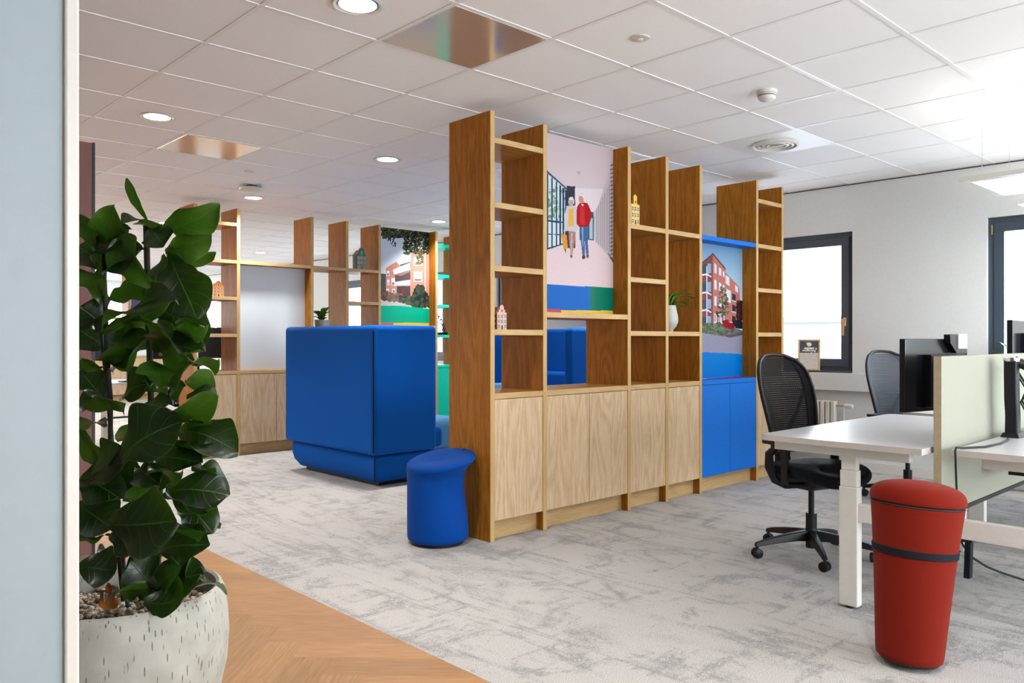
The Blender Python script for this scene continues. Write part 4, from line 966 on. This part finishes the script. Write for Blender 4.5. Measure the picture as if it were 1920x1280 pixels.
# base, tip, width, how far it faces the viewer (1 flat on, 0 edge on; negative: its paler underside is turned to the viewer), arch, depth
LV = [(A(366, 262), A(262, 35), 46, -.9, .05, 2.30), (A(440, 300), A(722, 165), 150, -.8, .16, 2.30), (A(450, 400), A(685, 320), 120, -.8, .15, 2.27), (A(460, 400), A(705, 405), 90, -.7, .12, 2.33),
 (A(360, 250), A(245, 262), 70, .5, .1, 2.3), (A(350, 240), A(430, 270), 90, -.6, .2, 2.32), (A(375, 290), A(450, 375), 130, .8, .1, 2.26), (A(390, 575), A(215, 335), 210, -.9, .10, 2.22),
 (A(480, 405), A(600, 745), 260, .95, .05, 2.28), (A(440, 420), A(500, 760), 210, .95, .05, 2.36), (A(150, 400), A(205, 185), 150, -.9, .06, 2.30), (A(110, 400), A(28, 215), 110, -.9, .05, 2.28), (A(115, 390), A(125, 220), 95, -.9, .05, 2.33),
 (A(120, 530), A(335, 400), 190, .8, .1, 2.27), (A(90, 480), A(270, 300), 170, .8, .1, 2.33), (A(160, 500), A(20, 380), 170, .8, .1, 2.3), (A(150, 660), A(25, 490), 130, -.9, -.05, 2.26),
 (A(165, 640), A(365, 535), 110, -.75, .08, 2.30), (A(105, 790), A(492, 655), 150, .45, .06, 2.20), (A(130, 800), A(480, 665), 80, -.8, -.05, 2.19), (A(150, 790), A(25, 680), 170, .7, .1, 2.28), (A(170, 900), A(25, 790), 140, .8, .05, 2.32),
 (A(330, 690), A(480, 850), 150, -.75, .1, 2.24), (A(180, 850), A(352, 735), 70, -.7, .08, 2.25), (A(480, 765), A(662, 778), 95, -.7, .15, 2.28), (A(420, 740), A(650, 880), 230, .9, .05, 2.33), (A(430, 930), A(650, 900), 130, .7, .15, 2.3),
 (A(560, 930), A(718, 948), 75, -.5, .1, 2.24), (A(325, 840), A(540, 905), 150, -.8, -.06, 2.20), (A(425, 1090), A(395, 950), 110, -.6, -.1, 2.17), (A(350, 1040), A(470, 1090), 60, -.6, .1, 2.17),
 (A(100, 945), A(300, 895), 105, -.7, .1, 2.24), (A(150, 985), A(25, 945), 80, -.5, .05, 2.25), (A(190, 1010), A(370, 830), 180, .8, .1, 2.29), (A(300, 900), A(480, 800), 150, .9, .05, 2.38), (A(550, 1060), A(680, 1000), 105, -.6, .2, 2.30),
 (A(400, 1090), A(600, 950), 170, .85, .08, 2.31), (A(230, 1150), A(410, 1050), 150, .75, .12, 2.24), (A(150, 1140), A(22, 1000), 100, .6, .05, 2.24), (A(110, 1150), A(20, 1150), 120, .8, .05, 2.33), (A(405, 1215), A(712, 1125), 125, -.75, .10, 2.24), (A(560, 1130), A(715, 1140), 80, .6, .2, 2.28),
 (A(50, 1165), A(258, 1180), 120, -.85, -.05, 2.20), (A(490, 1200), A(682, 1245), 85, -.5, .15, 2.25), (A(470, 1130), A(550, 1080), 100, .9, .1, 2.33), (A(330, 1190), A(470, 1170), 100, .6, .1, 2.3), (A(160, 1240), A(20, 1240), 110, -.6, .1, 2.28),
 (Bz(175, 290), Bz(500, 75), 240, .85, .12, 2.18), (Bz(460, 170), Bz(665, 180), 110, -.7, .10, 2.22), (Bz(480, 120), Bz(750, 220), 150, .7, .18, 2.27), (Bz(15, 100), Bz(145, 240), 150, -.85, .1, 2.24), (Bz(45, 350), Bz(230, 230), 180, .85, .05, 2.23), (Bz(190, 160), Bz(300, 90), 80, -.6, .1, 2.33),
 (Bz(330, 250), Bz(490, 312), 80, -.6, .1, 2.20), (Bz(360, 245), Bz(592, 262), 130, .75, .12, 2.24), (Bz(560, 235), Bz(650, 292), 75, -.6, .15, 2.27), (Bz(290, 290), Bz(392, 365), 110, .7, .1, 2.2), (Bz(430, 250), Bz(360, 400), 150, .8, .05, 2.34), (Bz(340, 350), Bz(210, 370), 130, .8, .1, 2.3),
 (Bz(420, 390), Bz(712, 420), 190, .75, .12, 2.22), (Bz(420, 400), Bz(650, 480), 80, -.6, .1, 2.19), (Bz(15, 350), Bz(215, 430), 130, .7, .1, 2.21), (Bz(220, 425), Bz(375, 400), 120, -.9, .1, 2.24), (Bz(410, 430), Bz(600, 590), 130, -.75, .12, 2.20), (Bz(480, 430), Bz(640, 590), 140, .8, .1, 2.25), (Bz(620, 495), Bz(678, 545), 80, -.7, .1, 2.29),
 (Bz(165, 545), Bz(470, 540), 300, .95, .04, 2.12), (Bz(15, 450), Bz(170, 570), 150, .7, .08, 2.22), (Bz(160, 590), Bz(18, 605), 55, -.6, .1, 2.2), (Bz(165, 590), Bz(330, 660), 120, .75, .05, 2.16), (Bz(390, 670), Bz(625, 640), 160, .75, .12, 2.20), (Bz(440, 610), Bz(560, 560), 110, .5, .1, 2.3), (Bz(15, 740), Bz(190, 765), 150, .75, .08, 2.18),
 (Bz(380, 850), Bz(262, 715), 130, .7, -.05, 2.14), (Bz(375, 850), Bz(492, 735), 130, .8, .05, 2.15), (Bz(390, 860), Bz(595, 775), 160, .75, .1, 2.20), (Bz(460, 790), Bz(545, 685), 150, .7, .05, 2.23), (Bz(585, 770), Bz(678, 822), 95, -.5, .15, 2.19), (Bz(185, 840), Bz(335, 825), 110, -.5, .1, 2.15), (Bz(320, 905), Bz(502, 880), 130, .6, -.1, 2.08), (Bz(265, 905), Bz(250, 840), 60, -.7, .05, 2.14),
 (Bz(400, 700), Bz(260, 690), 130, .7, .1, 2.27), (Bz(360, 780), Bz(230, 800), 120, .6, .1, 2.25), (Bz(300, 700), Bz(440, 640), 130, .7, .1, 2.28), (Bz(180, 700), Bz(105, 690), 70, .5, .1, 2.3), (Bz(390, 880), Bz(290, 860), 100, .7, .1, 2.2), (Bz(150, 250), Bz(260, 400), 160, .8, .05, 2.31)]
for k, (bb, tt, wd, fc, ar, d) in enumerate(LV):
    sc = 2.667 if k < 47 else 2.4615
    rg = random.Random(k*3+1); dd = rg.uniform(-.07, .05)
    Bp, Tp = loc_(bb, d+.03), loc_(tt, d+dd)
    toc = -FW*abs(fc); up = Vector((0, 0, 1))*math.sqrt(max(0, 1-fc*fc))
    nn = toc+up
    if fc < 0: nn = FW*abs(fc)*.9+up*1.1
    foreshort = max(.55, abs(fc))
    lv.leaf(Bp, Tp, nn, wd/sc*d/FPX/foreshort*1.04, ar*(1 if fc > 0 else -1)*1.2, (.26 if fc > 0 else -.32) if k else -.1, .075 if k else .01, k, nu=22, nv=12)
lv.build('foliage', 'leaf', t)
l2 = Leafs(); l2.leaf(loc_(Bz(110, 850), 2.2), loc_(Bz(200, 925), 2.15), -FW, .05, .1, .2, .08, 3); l2.leaf(loc_(Bz(150, 820), 2.2), loc_(Bz(190, 880), 2.18), -FW, .035, .1, .2, .08, 5)
l2.build('withered_leaf', 'dead_leaf', t)['label'] = 'orange-brown dead leaf at the base'
# small pot plants
def pot_plant(loc, prof, label, leaves, seed, hgt):
    t = thing('pot_plant', loc, label, 'plant')
    obj('pot', MB().lathe(prof, 36), 'ceramic_white', t, True)
    obj('soil', MB().cyl((0, 0), prof[-3][0]*.92, hgt-.03, hgt-.012, 24), 'soil', t)
    L = Leafs()
    for k, (a, r, z, w_) in enumerate(leaves):
        c, s_ = math.cos(a), math.sin(a)
        L.leaf((.01*c, .01*s_, hgt-.02), (r*c, r*s_, hgt+z), (-c*.3, -s_*.3, 1), w_, .25, .2, .03, seed+k, 10, 6, False)
    L.build('foliage', 'bright_leaf' if seed > 50 else 'leaf', t)
rg = random.Random(9)
a_r = math.atan2(RT.y, RT.x)
pot_plant((5.185, 3.72, 1.2735), [(.030, 0), (.034, .008), (.036, .018), (.058, .04), (.074, .08), (.072, .12), (.060, .17), (.054, .205), (.047, .205), (.047, .19)], 'slim white vase with drooping green leaves on the front shelving wall',
          [(a_r+.1, .21, .06, .10), (a_r-.25, .17, .09, .10), (a_r+.35, .20, -.01, .09), (a_r-.5, .13, .12, .08), (a_r+.8, .12, .10, .08), (a_r+2.8, .1, .10, .08), (a_r, .13, -.03, .08)], 60, .205)
pot_plant((4.72, 8.20, 1.2735), [(.065, 0), (.07, .01), (.082, .08), (.092, .155), (.092, .165), (.084, .165), (.084, .15)], 'white round pot with dark green leaves on the rear shelving wall',
          [(rg.random()*6.3, rg.uniform(.08, .2), rg.uniform(.0, .17), .075) for _ in range(22)], 70, .165)
pot_plant((XR-.06, 1.955, WZ0+.005), [(.04, 0), (.05, .06), (.055, .1), (.05, .1), (.048, .09)], 'yellow-green leafy plant on the far right window sill',
          [(rg.random()*6.3, rg.uniform(.05, .12), rg.uniform(.04, .22), .06) for _ in range(10)]+[(1.6, .12, .10, .07), (1.4, .11, .19, .06), (1.9, .13, .04, .05)], 80, .10)

# ------------------------------------------------------------------ tall mauve panel at the left
t = thing('acoustic_partition', (-.4, 4.89, 0), 'tall dusty mauve panel standing behind the fig', 'partition')
obj('panel', MB().box(0, 1.765, 0, .05, 0.01, 2.315), 'mauve_fabric', t, bevel=.002)
obj('edge_profile', MB().box(1.765, 1.780, -.002, .052, 0, 2.318), 'black_plastic', t)

# ------------------------------------------------------------------ rear office seen through the shelves
first = None
for k, x in enumerate((1.0, 2.65, 4.3)):
    t = thing('rear_desk', (x, 9.0, 0), ['white desk behind the rear shelving wall, left of the fig stems', 'white desk behind the rear shelving wall, middle of its row', 'white desk directly behind the whiteboard'][k], 'desk', 'desks behind the rear shelving')
    obj('tabletop', MB().box(0, 1.6, 0, .8, .73, .755), 'desk_white', t, bevel=.004)
    for lx in (.1, 1.5): obj('leg', MB().box(lx-.03, lx+.03, .35, .43, 0, .73), 'white_metal', t)
for k, x in enumerate((1.9, 2.75, 3.42, 3.98)):
    monitor((x, 9.25, .755), 0, 'black monitor on the rear desks, number %s from the left' % ['one', 'two', 'three', 'four'][k], .24, .54, .36, True, False, False)
office_chair((3.9, 9.95, 0), math.radians(-80), 'black office chair behind the rear desks', 'black_mesh')
office_chair((2.4, 9.95, 0), math.radians(-100), 'black office chair behind the rear desks, glimpsed between fig leaves', 'black_mesh')

# ------------------------------------------------------------------ ceiling fittings
def tile(i_, j): return (GX0+.6*(i_+.5), GY0+.6*(j+.5))
def downlight(x, y, label, lamp=True):
    t = thing('downlight', (x, y, ZC), label, 'ceiling light', 'recessed downlights')
    obj('trim_ring', MB().lathe([(.098, 0), (.108, -.003), (.110, -.006), (.104, -.008), (.094, -.004), (.088, .0)], 40, cap=False), 'white_metal', t, True)
    obj('reflector', MB().lathe([(.094, -.002), (.088, -.0035), (.082, -.004)], 40, cap=False), 'chrome', t, True)
    obj('diffuser', MB().lathe([(.084, -.0035), (.05, -.006), (.004, -.007)], 40), 'lamp_glow', t, True)
    l = bpy.data.lights.new('downlight_lamp', 'AREA'); l.shape = 'DISK'; l.size = .16; l.energy = LAMP; l.color = (1.0, .97, .94)
    l.spread = math.radians(110)
    o = bpy.data.objects.new('downlight_lamp', l); C.objects.link(o); o.parent = t; o.location = (0, 0, -.012)
names = {(1, 3): 'nearest lit downlight, at the top edge of the photo', (1, 7): 'lit downlight above the fig', (4, 7): 'lit downlight left of the front shelving wall', (4, 11): 'lit downlight beneath the round ceiling dome', (8, 11): 'small lit downlight above the garden photo print'}
for i_ in (-6, -2, 1, 4, 8):
    for j in (-5, -1, 3, 7, 11, 15, 19, 23, 27):
        if i_ > 1 and j < 4 or i_ < 1 and j < 14: continue
        rank = ['first', 'second', 'third', 'fourth', 'fifth', 'sixth', 'seventh', 'eighth', 'ninth'][(j+5)//4]
        row = {-6: 'far left of the photo', -2: 'just left of the photo', 1: 'above the fig', 4: 'above the whiteboard', 8: 'above the green shelves'}[i_]
        downlight(*tile(i_, j), names.get((i_, j), 'recessed round downlight, %s going back in the ceiling row %s' % (rank, row)))
for (i_, j, lb) in ((2, 3, 'glossy metal ceiling tile near the top edge of the photo'), (2, 8, 'glossy metal ceiling tile above the fig')):
    x, y = tile(i_, j); tag(obj('metal_ceiling_tile', MB().box(x-.286, x+.286, y-.286, y+.286, ZC-.004, ZC+.001), 'mirror_steel', None, bevel=.002), lb, 'ceiling tile')
x, y = tile(7, 3)
t = thing('air_diffuser', (x, y, ZC), 'round air vent in a glossy white ceiling tile', 'air vent')
obj('plate', MB().box(-.286, .286, -.286, .286, -.005, .001), 'ceiling_bar', t, bevel=.002)
mb = MB()
for k in range(4): mb.lathe([(.165-.036*k, -.005), (.17-.036*k, -.018), (.155-.036*k, -.026+.003*k), (.140-.036*k, -.008)], 36, cap=False)
obj('diffuser_ring', mb, 'white_metal', t, True); obj('throat', MB().cyl((0, 0), .15, -.007, -.0052, 30), 'gap_black', t)
obj('vane', MB().box(-.01, .01, -.13, .13, -.022, -.006), 'white_metal', t)
def detector(x, y, label, s=1):
    t = thing('smoke_detector', (x, y, ZC), label, 'smoke detector')
    obj('base', MB().lathe([(.058*s, 0), (.058*s, -.018), (.055*s, -.02)], 32), 'white_metal', t, True)
    obj('sensor_head', MB().lathe([(.048*s, -.02), (.052*s, -.026), (.050*s, -.045), (.040*s, -.055), (.02*s, -.062), (.004, -.063)], 32), 'white_metal', t, True)
    obj('slot', MB().lathe([(.0525*s, -.03), (.0525*s, -.034)], 32, cap=False), 'gap_black', t)
detector(*tile(5, 2), 'white smoke detector above the desk area'); detector(GX0+.6*7.5, GY0+.6*8.3, 'small white smoke detector seen beside the nearest shelving end panel')
for (i_, j, lb) in ((3, 2, 'tiny round ceiling sensor above the corridor photo print'), (3, 9, 'tiny round ceiling sensor above the whiteboard')):
    x, y = tile(i_, j); t = thing('ceiling_sensor', (x, y, ZC), lb, 'sensor')
    obj('rim', MB().lathe([(.048, 0), (.048, -.004), (.036, -.008), (.02, -.006)], 28), 'white_metal', t, True); obj('lens', MB().lathe([(.018, -.007), (.012, -.014), (.003, -.016)], 16), 'mirror_steel', t, True)
t = thing('ceiling_dome', (3.39, 7.19, ZC), 'round white ceiling dome above the whiteboard', 'ceiling fitting')
obj('dome', MB().lathe([(.03, -.018), (.10, -.020), (.112, -.030), (.105, -.045), (.06, -.056), (.004, -.06)], 36), 'white_metal', t, True); obj('stem', MB().cyl((0, 0), .05, -.02, 0), 'gap_black', t)
# pendant panels
PZ = 2.15
first = None
def pendant(x0, label):
    t = thing('pendant_light', (x0, .42, PZ), label, 'pendant light')
    W, L = .735, 1.23
    fr = MB().box(0, W, 0, .05, 0, .03).box(0, W, L-.05, L, 0, .03).box(0, .09, .05, L-.05, 0, .03).box(W-.03, W, .05, L-.05, 0, .03).box(.05, W-.02, .04, L-.04, .024, .03)
    obj('housing', fr, 'white_metal', t, bevel=.004)
    obj('light_panel', MB().box(.09, W-.03, .05, L-.05, .006, .010), 'panel_glow', t)
    for px_, py_ in ((.1, .1), (.1, L-.1), (W-.1, .1), (W-.1, L-.1)): obj('suspension_wire', MB().tube([(px_, py_, .03), (px_, py_, ZC-PZ)], .0015, 6), 'chrome', t)
    l = bpy.data.lights.new('pendant_uplight', 'AREA'); l.shape = 'RECTANGLE'; l.size = W-.1; l.size_y = L-.1; l.energy = 7; l.color = (1, .93, .85)
    o = bpy.data.objects.new('pendant_uplight', l); C.objects.link(o); o.parent = t; o.location = (W/2, L/2, .04); o.rotation_euler = (PI, 0, 0)
pendant(5.19, 'flat lit pendant panel above the desks, larger at the right edge of the photo')
pendant(6.35, 'flat lit pendant panel nearer the window wall, only its corner in view')
